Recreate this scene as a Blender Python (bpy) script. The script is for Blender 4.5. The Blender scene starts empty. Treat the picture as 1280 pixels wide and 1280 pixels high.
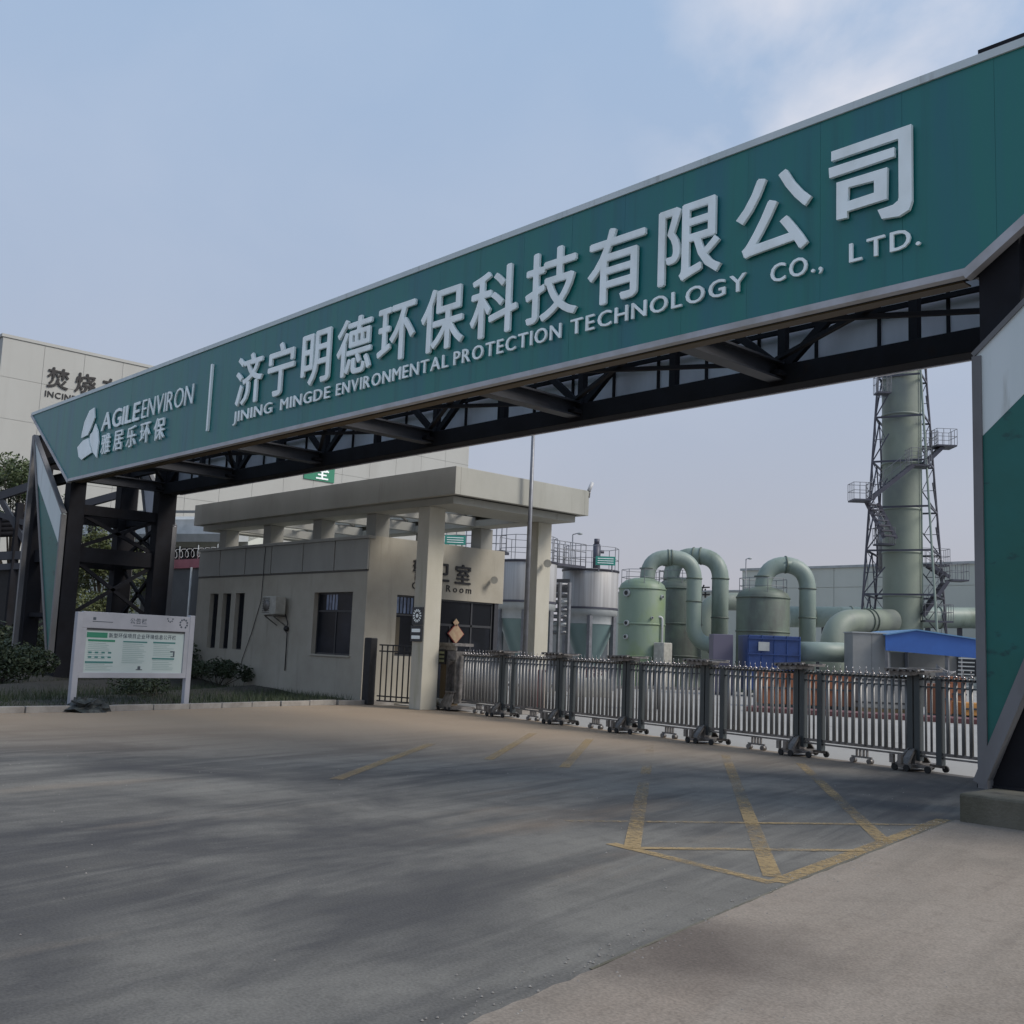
import bpy, math, random
from mathutils import Vector, Matrix
random.seed(7)
PI = math.pi
sc = bpy.context.scene
COL = sc.collection
R = math.radians

# ------------------------------------------------------------------ camera
F_PX, YAW, PITCH, ROLL, CAM_H = 1334.86, R(137.3111), R(7.3114), R(2.3228), 1.7
fw = Vector((math.cos(PITCH) * math.cos(YAW), math.cos(PITCH) * math.sin(YAW), math.sin(PITCH)))
r0 = Vector((math.sin(YAW), -math.cos(YAW), 0))
u0 = r0.cross(fw)
rt = r0 * math.cos(ROLL) + u0 * math.sin(ROLL)
up = -r0 * math.sin(ROLL) + u0 * math.cos(ROLL)
cam = bpy.data.cameras.new("camera")
cam.sensor_width = 36
cam.sensor_fit = 'HORIZONTAL'
cam.lens = 36 * F_PX / 1280
cam.clip_start = 0.1
cam.clip_end = 3000
camo = bpy.data.objects.new("camera", cam)
COL.objects.link(camo)
m = Matrix((rt, up, -fw)).transposed().to_4x4()
m.translation = (0, 0, CAM_H)
camo.matrix_world = m
sc.camera = camo

# ------------------------------------------------------------------ world, sun, exposure
SUN_EL, SUN_AZ = R(42), R(60)        # azimuth clockwise from +Y
w = bpy.data.worlds.new("World")
sc.world = w
w.use_nodes = True
nt = w.node_tree
for n in list(nt.nodes):
    nt.nodes.remove(n)
def N(t, kind, **kw):
    n = t.nodes.new(kind)
    for k, v in kw.items():
        if k in n.inputs:
            n.inputs[k].default_value = v
        else:
            setattr(n, k, v)
    return n
out = N(nt, 'ShaderNodeOutputWorld')
bg = N(nt, 'ShaderNodeBackground', Strength=0.1)
sky = N(nt, 'ShaderNodeTexSky', sky_type='NISHITA', sun_disc=False)
sky.sun_elevation = SUN_EL
sky.sun_rotation = SUN_AZ
sky.air_density = 1.0
sky.dust_density = 2.0
sky.ozone_density = 1.5
tc = N(nt, 'ShaderNodeTexCoord')
sep = N(nt, 'ShaderNodeSeparateXYZ')
nt.links.new(tc.outputs['Generated'], sep.inputs[0])
mp = N(nt, 'ShaderNodeMapping')
mp.inputs['Scale'].default_value = (1.0, 1.0, 1.3)
nt.links.new(tc.outputs['Generated'], mp.inputs[0])
nz = N(nt, 'ShaderNodeTexNoise', Scale=4.6, Detail=8.0, Roughness=0.52, Distortion=0.25)
nt.links.new(mp.outputs[0], nz.inputs[0])
cr = N(nt, 'ShaderNodeValToRGB')
cr.color_ramp.elements[0].position = 0.40
cr.color_ramp.elements[0].color = (0, 0, 0, 1)
cr.color_ramp.elements[1].position = 0.68
cr.color_ramp.elements[1].color = (1, 1, 1, 1)
nt.links.new(nz.outputs['Fac'], cr.inputs[0])
# a bright heap of cloud high on the +Y side, thin traces elsewhere
dt = N(nt, 'ShaderNodeVectorMath', operation='DOT_PRODUCT')
cdir = (fw + rt * ((1230 - 640) / F_PX) - up * ((20 - 640) / F_PX)).normalized()
dt.inputs[1].default_value = cdir
nrm = N(nt, 'ShaderNodeVectorMath', operation='NORMALIZE')
nt.links.new(tc.outputs['Generated'], nrm.inputs[0])
nt.links.new(nrm.outputs[0], dt.inputs[0])
mr = N(nt, 'ShaderNodeMapRange')
for i, v in ((1, 0.955), (2, 0.998), (3, 0.06), (4, 1.0)):
    mr.inputs[i].default_value = v
nt.links.new(dt.outputs['Value'], mr.inputs[0])
mu = N(nt, 'ShaderNodeMath', operation='MULTIPLY')
mu.use_clamp = True
nt.links.new(cr.outputs[0], mu.inputs[0])
nt.links.new(mr.outputs[0], mu.inputs[1])
# haze veil: strong at the horizon
hz = N(nt, 'ShaderNodeMapRange')
for i, v in ((1, -0.02), (2, 0.62), (3, 0.97), (4, 0.70)):
    hz.inputs[i].default_value = v
nt.links.new(sep.outputs[2], hz.inputs[0])
veil = N(nt, 'ShaderNodeMix', data_type='RGBA')
vc = N(nt, 'ShaderNodeMix', data_type='RGBA')
vc.inputs[6].default_value = (2.28, 2.24, 2.52, 1)
vc.inputs[7].default_value = (2.15, 2.85, 3.85, 1)
vk = N(nt, 'ShaderNodeMapRange')
for i, v in ((1, 0.04), (2, 0.55), (3, 0.0), (4, 1.0)):
    vk.inputs[i].default_value = v
nt.links.new(sep.outputs[2], vk.inputs[0])
nt.links.new(vk.outputs[0], vc.inputs[0])
nt.links.new(vc.outputs[2], veil.inputs[7])
nt.links.new(hz.outputs[0], veil.inputs[0])
nt.links.new(sky.outputs[0], veil.inputs[6])
cl = N(nt, 'ShaderNodeMix', data_type='RGBA')
cl.inputs[7].default_value = (4.6, 4.45, 4.6, 1)
nt.links.new(mu.outputs[0], cl.inputs[0])
nt.links.new(veil.outputs[2], cl.inputs[6])
nt.links.new(cl.outputs[2], bg.inputs[0])
nt.links.new(bg.outputs[0], out.inputs[0])

sl = bpy.data.lights.new("sun", 'SUN')
sl.energy = 1.25
sl.angle = R(22)
sl.color = (1.0, 0.93, 0.84)
so = bpy.data.objects.new("sun", sl)
COL.objects.link(so)
d = Vector((math.sin(SUN_AZ) * math.cos(SUN_EL), math.cos(SUN_AZ) * math.cos(SUN_EL), math.sin(SUN_EL)))
so.rotation_euler = d.to_track_quat('Z', 'Y').to_euler()
so.location = (20, 20, 60)
sc.view_settings.view_transform = 'Standard'
sc.view_settings.look = 'None'
sc.view_settings.gamma = 1
sc.view_settings.exposure = 0.95
sc.view_settings.use_curve_mapping = False

# ------------------------------------------------------------------ helpers
def at(px, py, D):
    """a point of the place seen in the direction (px, py), D metres ahead"""
    d = fw + rt * ((px - 640) / F_PX) - up * ((py - 640) / F_PX)
    h = d.x * math.cos(YAW) + d.y * math.sin(YAW)
    return Vector((0, 0, CAM_H)) + d * (D / h)

class MB:
    def __init__(s):
        s.v = []; s.f = []; s.sm = []
    def add(s, vs, fs, smooth=False):
        b = len(s.v)
        s.v += [tuple(v) for v in vs]
        s.f += [tuple(i + b for i in f) for f in fs]
        s.sm += [smooth] * len(fs)
        return s
    def box(s, a, b):
        x0, y0, z0 = [min(a[i], b[i]) for i in range(3)]
        x1, y1, z1 = [max(a[i], b[i]) for i in range(3)]
        return s.add([(x0, y0, z0), (x1, y0, z0), (x1, y1, z0), (x0, y1, z0), (x0, y0, z1), (x1, y0, z1), (x1, y1, z1), (x0, y1, z1)],
              [(0, 3, 2, 1), (4, 5, 6, 7), (0, 1, 5, 4), (1, 2, 6, 5), (2, 3, 7, 6), (3, 0, 4, 7)])
    def beam(s, p, q, w, h=None, upv=(0, 0, 1)):
        """bar of section w (sideways) x h (up) from p to q"""
        h = h or w
        p = Vector(p); q = Vector(q)
        a = (q - p).normalized()
        U = Vector(upv)
        if abs(a.dot(U)) > 0.99:
            U = Vector((0, 1, 0))
        S = a.cross(U).normalized(); T = S.cross(a)
        vs = []
        for c in (p, q):
            for i, j in ((-1, -1), (1, -1), (1, 1), (-1, 1)):
                vs.append(c + S * (i * w / 2) + T * (j * h / 2))
        return s.add(vs, [(0, 1, 2, 3), (7, 6, 5, 4), (0, 4, 5, 1), (1, 5, 6, 2), (2, 6, 7, 3), (3, 7, 4, 0)])
    def ibeam(s, p, q, w, h, t=0.03, upv=(0, 0, 1)):
        p = Vector(p); q = Vector(q)
        a = (q - p).normalized(); U = Vector(upv)
        if abs(a.dot(U)) > 0.99:
            U = Vector((0, 1, 0))
        S = a.cross(U).normalized(); T = S.cross(a)
        o = T * (h / 2 - t / 2)
        s.beam(p + o, q + o, w, t, T); s.beam(p - o, q - o, w, t, T)
        return s.beam(p, q, t, h - 2 * t, T)
    def tube(s, p, q, r, n=10, r2=None, caps=True):
        p = Vector(p); q = Vector(q); r2 = r if r2 is None else r2
        a = (q - p).normalized()
        U = Vector((0, 0, 1)) if abs(a.z) < 0.9 else Vector((1, 0, 0))
        S = a.cross(U).normalized(); T = S.cross(a)
        vs = []
        for c, rr in ((p, r), (q, r2)):
            for k in range(n):
                an = 2 * PI * k / n
                vs.append(c + (S * math.cos(an) + T * math.sin(an)) * rr)
        s.add(vs, [(k, (k + 1) % n, n + (k + 1) % n, n + k) for k in range(n)], True)
        if caps:
            b = len(s.v) - 2 * n
            s.f += [tuple(b + k for k in range(n))[::-1], tuple(b + n + k for k in range(n))]
            s.sm += [False, False]
        return s
    def sweep(s, pts, r, n=18, caps=True, rs=None):
        pts = [Vector(p) for p in pts]
        rings = []
        prevS = None
        for i, p in enumerate(pts):
            a = (pts[min(i + 1, len(pts) - 1)] - pts[max(i - 1, 0)]).normalized()
            if prevS is None:
                U = Vector((0, 0, 1)) if abs(a.z) < 0.9 else Vector((1, 0, 0))
                S = a.cross(U).normalized()
            else:
                S = (prevS - a * prevS.dot(a)).normalized()
            prevS = S; T = S.cross(a)
            rr = rs[i] if rs else r
            rings.append([p + (S * math.cos(2 * PI * k / n) + T * math.sin(2 * PI * k / n)) * rr for k in range(n)])
        vs = [v for g in rings for v in g]
        fs = []
        for i in range(len(pts) - 1):
            for k in range(n):
                fs.append((i * n + k, i * n + (k + 1) % n, (i + 1) * n + (k + 1) % n, (i + 1) * n + k))
        s.add(vs, fs, True)
        if caps:
            b = len(s.v) - len(vs); L = len(vs)
            s.f += [tuple(b + k for k in range(n))[::-1], tuple(b + L - n + k for k in range(n))]
            s.sm += [False, False]
        return s
    def lathe(s, c, prof, n=32):
        """prof: (radius, z) pairs"""
        vs = []; fs = []
        for r, z in prof:
            for k in range(n):
                an = 2 * PI * k / n
                vs.append((c[0] + r * math.cos(an), c[1] + r * math.sin(an), c[2] + z))
        for i in range(len(prof) - 1):
            for k in range(n):
                fs.append((i * n + k, i * n + (k + 1) % n, (i + 1) * n + (k + 1) % n, (i + 1) * n + k))
        return s.add(vs, fs, True)
    def prism(s, pts, off):
        """closed polygon extruded by the vector off"""
        pts = [Vector(p) for p in pts]; off = Vector(off); n = len(pts)
        fs = [tuple(range(n)), tuple(range(2 * n - 1, n - 1, -1))]
        fs += [(k, n + k, n + (k + 1) % n, (k + 1) % n) for k in range(n)]
        return s.add(pts + [p + off for p in pts], fs)
    def ball(s, c, r, n=8, sq=(1, 1, 1)):
        prof = [(max(1e-4, r * math.sin(PI * i / n)), -r * math.cos(PI * i / n)) for i in range(n + 1)]
        b = len(s.v)
        s.lathe((0, 0, 0), prof, n + 2)
        s.v[b:] = [(c[0] + v[0] * sq[0], c[1] + v[1] * sq[1], c[2] + v[2] * sq[2]) for v in s.v[b:]]
        return s

def elbow(path, rad, seg=7):
    """round the corners of a polyline"""
    path = [Vector(p) for p in path]
    o = [path[0]]
    for i in range(1, len(path) - 1):
        a = (path[i - 1] - path[i]).normalized(); b = (path[i + 1] - path[i]).normalized()
        L = min(rad, (path[i - 1] - path[i]).length * 0.98, (path[i + 1] - path[i]).length * 0.98)
        p0 = path[i] + a * L; p1 = path[i] + b * L
        for k in range(seg + 1):
            t = k / seg
            # circular-like blend
            o.append(p0 * (1 - t) ** 2 + path[i] * (2 * t * (1 - t) * 0.92) + (p0 + p1) * 0.5 * (2 * t * (1 - t) * 0.08) + p1 * t ** 2)
    o.append(path[-1])
    return o

def wloc(o):
    v = Vector((0, 0, 0))
    while o:
        v += Vector(o.location); o = o.parent
    return v

def link(name, mesh, parent=None, loc=None):
    o = bpy.data.objects.new(name, mesh)
    COL.objects.link(o)
    if parent:
        o.parent = parent
    if loc is not None:
        o.location = loc
    return o

def obj(name, mb, mat, parent=None, bevel=0, loc=None):
    """links the builder's world-space shapes as ONE object"""
    me = bpy.data.meshes.new(name)
    base = wloc(parent) if parent else Vector(loc or (0, 0, 0))
    me.from_pydata([(v[0] - base.x, v[1] - base.y, v[2] - base.z) for v in mb.v], [], mb.f)
    me.polygons.foreach_set('use_smooth', mb.sm)
    me.materials.append(mat)
    me.update()
    o = link(name, me, parent, None if parent else base)
    if bevel:
        b = o.modifiers.new('bevel', 'BEVEL'); b.width = bevel; b.segments = 2; b.limit_method = 'ANGLE'
    return o

def tag(o, label, cat, group=None, kind=None):
    o['label'] = label
    if cat:
        o['category'] = cat
    if group:
        o['group'] = group
    if kind:
        o['kind'] = kind
    return o

def thing(name, label, cat, loc=(0, 0, 0), group=None):
    o = bpy.data.objects.new(name, None)
    o.empty_display_size = 0.3
    COL.objects.link(o); o.location = loc
    return tag(o, label, cat, group)

def struct(name, mb, mat, loc=None):
    o = obj(name, mb, mat, loc=loc); o['kind'] = 'structure'
    return o

# ------------------------------------------------------------------ materials
def mat(name, col, rough=0.6, metal=0.0, col2=None, scale=3.0, stretch=(1, 1, 1), lo=0.35, hi=0.7, bump=0.0, bscale=40,
        col3=None, s3=(1, 1, 1), sc3=1.0, lo3=0.5, hi3=0.7, spec=0.5, fine=0.0):
    m = bpy.data.materials.new(name); m.use_nodes = True
    t = m.node_tree; b = t.nodes['Principled BSDF']
    b.inputs['Roughness'].default_value = rough
    b.inputs['Metallic'].default_value = metal
    b.inputs['Specular IOR Level'].default_value = spec
    b.inputs['Base Color'].default_value = (*col, 1)
    c = N(t, 'ShaderNodeTexCoord')
    last = None
    def layer(prev, base, color, scale, st, lo, hi):
        mp = N(t, 'ShaderNodeMapping'); mp.inputs['Scale'].default_value = st
        t.links.new(c.outputs['Object'], mp.inputs[0])
        n = N(t, 'ShaderNodeTexNoise', Scale=scale, Detail=6.0, Roughness=0.6)
        t.links.new(mp.outputs[0], n.inputs[0])
        k = N(t, 'ShaderNodeMapRange')
        k.inputs[1].default_value = lo; k.inputs[2].default_value = hi
        t.links.new(n.outputs['Fac'], k.inputs[0])
        x = N(t, 'ShaderNodeMix', data_type='RGBA')
        x.inputs[6].default_value = (*base, 1); x.inputs[7].default_value = (*color, 1)
        if prev:
            t.links.new(prev, x.inputs[6])
        t.links.new(k.outputs[0], x.inputs[0])
        return x.outputs[2]
    if col2:
        last = layer(None, col, col2, scale, stretch, lo, hi)
    if col3:
        last = layer(last, col, col3, sc3, s3, lo3, hi3)
    if fine:
        n = N(t, 'ShaderNodeTexNoise', Scale=90.0, Detail=3.0)
        t.links.new(c.outputs['Object'], n.inputs[0])
        k = N(t, 'ShaderNodeMapRange')
        for i, v in ((1, 0.3), (2, 0.7), (3, 1 - fine), (4, 1 + fine)):
            k.inputs[i].default_value = v
        t.links.new(n.outputs['Fac'], k.inputs[0])
        x = N(t, 'ShaderNodeMix', data_type='RGBA', blend_type='MULTIPLY')
        x.inputs[0].default_value = 1
        x.inputs[6].default_value = (*col, 1)
        if last:
            t.links.new(last, x.inputs[6])
        t.links.new(k.outputs[0], x.inputs[7])
        last = x.outputs[2]
    if last:
        t.links.new(last, b.inputs['Base Color'])
    if bump:
        n = N(t, 'ShaderNodeTexNoise', Scale=bscale, Detail=5.0)
        t.links.new(c.outputs['Object'], n.inputs[0])
        bp = N(t, 'ShaderNodeBump', Strength=bump, Distance=0.02)
        t.links.new(n.outputs['Fac'], bp.inputs['Height'])
        t.links.new(bp.outputs[0], b.inputs['Normal'])
    return m

VS = (1, 1, 0.12)   # vertical streaks
M = {}
M['sign_green'] = mat('sign_green', (0.012, 0.186, 0.165), 0.36, col2=(0.016, 0.159, 0.184), scale=1.1, stretch=(1.6, 1, 0.15), lo=0.4, hi=0.65,
                      col3=(0.009, 0.099, 0.102), s3=(4, 1, 0.18), sc3=1.1, lo3=0.52, hi3=0.95)
M['leg_green'] = mat('leg_green', (0.009, 0.139, 0.125), 0.45, col2=(0.009, 0.118, 0.094), scale=1.0, lo=0.35, hi=0.65,
                     col3=(0.005, 0.041, 0.047), sc3=2.4, s3=(1.4, 1, 2.6), lo3=0.60, hi3=0.74)
M['sign_white'] = mat('sign_white', (0.676, 0.735, 0.736), 0.4, col2=(0.564, 0.640, 0.633), scale=1.2, stretch=VS,
                      col3=(0.372, 0.379, 0.345), sc3=2.0, s3=(3, 3, 0.3), lo3=0.58, hi3=0.85)
M['letter'] = mat('letter', (1.077, 1.155, 1.143), 0.4, col2=(0.881, 0.935, 0.899), scale=2.5, stretch=(1, 1, 0.5), lo=0.4, hi=0.75)
M['trim'] = mat('trim', (0.504, 0.504, 0.528), 0.45, col2=(0.360, 0.348, 0.336), scale=1.5, stretch=(1, 1, 1), lo=0.4, hi=0.7)
M['leg_trim'] = mat('leg_trim', (0.180, 0.180, 0.188), 0.5, col2=(0.120, 0.116, 0.112), scale=1.2, stretch=(1, 1, .4))  # darker copy of trim: shade on the legs put into the colour
M['sheet_back'] = mat('sheet_back', (0.775, 0.775, 0.825), 0.55, col2=(0.562, 0.550, 0.587), scale=0.9, stretch=(1, 1, 0.3), lo=0.35, hi=0.7)
M['steel'] = mat('steel', (0.022, 0.023, 0.028), 0.8, col2=(0.016, 0.015, 0.017), scale=1.4, lo=0.35, hi=0.7, col3=(0.027, 0.020, 0.018), sc3=3.0, lo3=0.62, hi3=0.8, spec=0.12)
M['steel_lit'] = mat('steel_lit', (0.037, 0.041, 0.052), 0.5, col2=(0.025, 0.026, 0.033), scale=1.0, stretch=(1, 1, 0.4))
M['cream'] = mat('cream', (0.409, 0.383, 0.322), 0.85, col2=(0.338, 0.312, 0.255), scale=0.9, lo=0.38, hi=0.72,
                 col3=(0.214, 0.204, 0.168), s3=(2.2, 2.2, 0.20), sc3=1.5, lo3=0.56, hi3=0.90, bump=0.25, bscale=60, fine=0.05)
M['panel'] = mat('panel', (0.322, 0.319, 0.293), 0.75, col2=(0.263, 0.263, 0.241), scale=1.0, stretch=(1, 1, 0.3), bump=0.1, fine=0.04)
M['slab'] = mat('slab', (0.393, 0.393, 0.354), 0.8, col2=(0.319, 0.319, 0.282), scale=0.7, stretch=(1, 1, 0.5),
                col3=(0.205, 0.205, 0.164), s3=(2.0, 2.0, 0.2), sc3=1.2, lo3=0.6, hi3=0.9, bump=0.15, fine=0.04)
M['column'] = mat('column', (0.511, 0.491, 0.423), 0.8, col2=(0.429, 0.409, 0.336), scale=1.0, stretch=(1, 1, 0.4),
                  col3=(0.287, 0.287, 0.174), s3=(2, 2, 0.25), sc3=1.3, lo3=0.58, hi3=0.85, bump=0.15, fine=0.04)
M['dark_trim'] = mat('dark_trim', (0.10, 0.095, 0.085), 0.7)
M['frame'] = mat('frame', (0.035, 0.037, 0.042), 0.4)
def glass(name, col=(0.012, 0.014, 0.018), rough=0.08):
    return mat(name, col, rough + .06, spec=0.12, col2=(col[0] * 2.2, col[1] * 2.2, col[2] * 2.4), scale=0.7, lo=0.45, hi=0.7)
M['glass'] = glass('glass')
M['glass_blue'] = mat('glass_blue', (0.05, 0.085, 0.16), 0.1, col2=(0.16, 0.22, 0.34), scale=3.5, stretch=(1, 1, 0.4), lo=0.45, hi=0.6)
M['curtain'] = mat('curtain', (0.10, 0.085, 0.06), 0.9)
M['black'] = mat('black', (0.012, 0.012, 0.013), 0.55, col2=(0.02, 0.02, 0.022), scale=8)
M['black_letter'] = mat('black_letter', (0.011, 0.010, 0.011), 0.5)
M['white_paint'] = mat('white_paint', (0.58, 0.59, 0.60), 0.5, col2=(0.47, 0.47, 0.47), scale=2.0, col3=(0.28, 0.26, 0.24), sc3=6, lo3=0.62, hi3=0.8)
M['gate_metal'] = mat('gate_metal', (0.274, 0.274, 0.266), 0.45, 0.35, col2=(0.179, 0.179, 0.179), scale=6, stretch=(1, 1, 0.3), lo=0.35, hi=0.7)
M['gate_dark'] = mat('gate_dark', (0.054, 0.068, 0.071), 0.4, 0.3, col2=(0.085, 0.092, 0.095), scale=3, stretch=(1, 1, 0.2))
M['chrome'] = mat('chrome', (0.52, 0.50, 0.50), 0.25, 0.9, col2=(0.22, 0.2, 0.2), scale=14, lo=0.4, hi=0.65)
M['cast'] = mat('cast', (0.255, 0.240, 0.227), 0.4, 0.5, col2=(0.105, 0.098, 0.091), scale=9)
M['rubber'] = mat('rubber', (0.015, 0.015, 0.015), 0.7)
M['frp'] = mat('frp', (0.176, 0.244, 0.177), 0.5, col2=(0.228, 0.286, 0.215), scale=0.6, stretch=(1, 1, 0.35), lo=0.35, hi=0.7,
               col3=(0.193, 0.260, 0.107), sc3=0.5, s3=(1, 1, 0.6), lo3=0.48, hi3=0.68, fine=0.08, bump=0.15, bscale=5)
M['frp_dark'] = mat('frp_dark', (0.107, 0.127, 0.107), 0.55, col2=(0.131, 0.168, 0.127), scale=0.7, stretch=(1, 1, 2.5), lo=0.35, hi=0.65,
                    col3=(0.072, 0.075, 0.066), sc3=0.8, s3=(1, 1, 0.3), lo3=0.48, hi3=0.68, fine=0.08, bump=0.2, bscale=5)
M['duct'] = mat('duct', (0.221, 0.280, 0.243), 0.5, col2=(0.273, 0.323, 0.283), scale=0.7, lo=0.35, hi=0.7,
                col3=(0.137, 0.178, 0.139), sc3=0.8, s3=(1, 1, 0.35), lo3=0.48, hi3=0.68)
M['chimney'] = mat('chimney', (0.210, 0.245, 0.197), 0.55, col2=(0.248, 0.287, 0.233), scale=0.35, stretch=(1, 1, 0.7), lo=0.35, hi=0.65,
                   col3=(0.142, 0.163, 0.163), sc3=0.22, s3=(1, 1, 0.8), lo3=0.48, hi3=0.68, fine=0.08, bump=0.1, bscale=3)
M['silo_grey'] = mat('silo_grey', (0.434, 0.429, 0.423), 0.5, 0.2, col2=(0.291, 0.283, 0.277), scale=1.6, stretch=(2.2, 2.2, 0.06), lo=0.38, hi=0.62,
                     col3=(0.554, 0.554, 0.541), sc3=1.2, s3=(2.6, 2.6, 0.04), lo3=0.55, hi3=0.72)
M['silo_cone'] = mat('silo_cone', (0.145, 0.221, 0.221), 0.35, col2=(0.188, 0.271, 0.269), scale=0.7, stretch=(2, 2, 0.3))
M['silo_ring'] = mat('silo_ring', (0.426, 0.446, 0.446), 0.4, col2=(0.304, 0.325, 0.325), scale=1.5)
M['galv'] = mat('galv', (0.24, 0.25, 0.27), 0.45, 0.5, col2=(0.16, 0.16, 0.17), scale=3)
M['tower_steel'] = mat('tower_steel', (0.080, 0.084, 0.108), 0.5, 0.2, col2=(0.060, 0.056, 0.072), scale=1)
M['blue_machine'] = mat('blue_machine', (0.022, 0.055, 0.19), 0.45, col2=(0.016, 0.040, 0.135), scale=1.5)
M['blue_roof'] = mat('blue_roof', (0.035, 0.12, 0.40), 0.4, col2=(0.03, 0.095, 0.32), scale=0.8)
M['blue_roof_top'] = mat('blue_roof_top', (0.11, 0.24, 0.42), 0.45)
M['cabinet'] = mat('cabinet', (0.264, 0.269, 0.264), 0.6, col2=(0.213, 0.218, 0.213), scale=1)
M['purple_grey'] = mat('purple_grey', (0.13, 0.12, 0.17), 0.6)
M['orange'] = mat('orange', (0.271, 0.097, 0.039), 0.6, col2=(0.213, 0.074, 0.036), scale=2)
M['amber'] = mat('amber', (0.45, 0.21, 0.05), 0.6)
M['pink_wall'] = mat('pink_wall', (0.40, 0.13, 0.15), 0.6, col2=(0.30, 0.10, 0.11), scale=2)
M['red_strip'] = mat('red_strip', (0.141, 0.053, 0.053), 0.7)
M['shop_wall'] = mat('shop_wall', (0.539, 0.555, 0.498), 0.7, col2=(0.480, 0.498, 0.444), scale=0.25, stretch=(1, 1, 0.5),
                     col3=(0.444, 0.456, 0.410), sc3=0.5, s3=(1, 1, 0.1), lo3=0.55, hi3=0.8)
M['inc_wall'] = mat('inc_wall', (0.440, 0.444, 0.421), 0.75, col2=(0.394, 0.394, 0.370), scale=0.15, stretch=(1, 1, 0.5),
                    col3=(0.355, 0.350, 0.328), sc3=0.4, s3=(1, 1, 0.1), lo3=0.55, hi3=0.85)
M['grey_wall'] = mat('grey_wall', (0.12, 0.12, 0.12), 0.85, col2=(0.085, 0.085, 0.085), scale=0.8)
M['kerb'] = mat('kerb', (0.346, 0.326, 0.298), 0.85, col2=(0.211, 0.192, 0.173), scale=3, lo=0.35, hi=0.75, bump=0.3, fine=0.1)
M['plinth'] = mat('plinth', (0.160, 0.148, 0.116), 0.9, col2=(0.080, 0.076, 0.052), scale=1.6, stretch=(1, 1, 0.5), lo=0.35, hi=0.7,
                  col3=(0.040, 0.036, 0.032), sc3=2.2, lo3=0.55, hi3=0.75, bump=0.5, bscale=30)
M['soil'] = mat('soil', (0.052, 0.045, 0.035), 0.95, col2=(0.035, 0.032, 0.024), scale=2.0, bump=0.6, bscale=12)
M['earth'] = mat('earth', (0.14, 0.13, 0.115), 0.95, col2=(0.10, 0.095, 0.08), scale=0.05)
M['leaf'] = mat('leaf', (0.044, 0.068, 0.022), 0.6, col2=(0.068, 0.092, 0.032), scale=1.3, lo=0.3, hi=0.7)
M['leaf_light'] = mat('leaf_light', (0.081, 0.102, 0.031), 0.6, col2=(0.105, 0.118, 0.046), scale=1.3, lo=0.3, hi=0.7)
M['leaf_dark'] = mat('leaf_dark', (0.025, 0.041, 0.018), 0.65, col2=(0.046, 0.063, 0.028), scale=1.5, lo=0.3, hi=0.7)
M['bark'] = mat('bark', (0.07, 0.055, 0.04), 0.9, col2=(0.045, 0.036, 0.028), scale=5)
M['sign_bg'] = mat('sign_bg', (0.499, 0.576, 0.557), 0.35, col2=(0.451, 0.538, 0.528), scale=1.2)
M['board_frame'] = mat('board_frame', (0.405, 0.414, 0.450), 0.4, col2=(0.350, 0.359, 0.389), scale=2)
M['ink_green'] = mat('ink_green', (0.03, 0.22, 0.13), 0.5)
M['ink_teal'] = mat('ink_teal', (0.05, 0.20, 0.19), 0.5)
M['ink_dark'] = mat('ink_dark', (0.07, 0.09, 0.11), 0.5)
M['ink_pale'] = mat('ink_pale', (0.26, 0.38, 0.37), 0.5)
M['sign_teal'] = mat('sign_teal', (0.04, 0.28, 0.22), 0.5)
M['fu'] = mat('fu', (0.404, 0.244, 0.159), 0.6, col2=(0.475, 0.374, 0.225), scale=9)
M['fu_red'] = mat('fu_red', (0.20, 0.02, 0.02), 0.6)
M['brown'] = mat('brown', (0.11, 0.075, 0.035), 0.6)
M['ac_white'] = mat('ac_white', (0.46, 0.45, 0.40), 0.55, col2=(0.30, 0.29, 0.25), scale=4)
M['led_yellow'] = mat('led_yellow', (0.30, 0.32, 0.18), 0.5)
M['cloth'] = mat('cloth', (0.018, 0.022, 0.022), 0.6, col2=(0.07, 0.08, 0.075), scale=9, lo=0.45, hi=0.7)
M['yard_white'] = mat('yard_white', (0.62, 0.63, 0.62), 0.7, col2=(0.5, 0.5, 0.5), scale=1)

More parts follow.
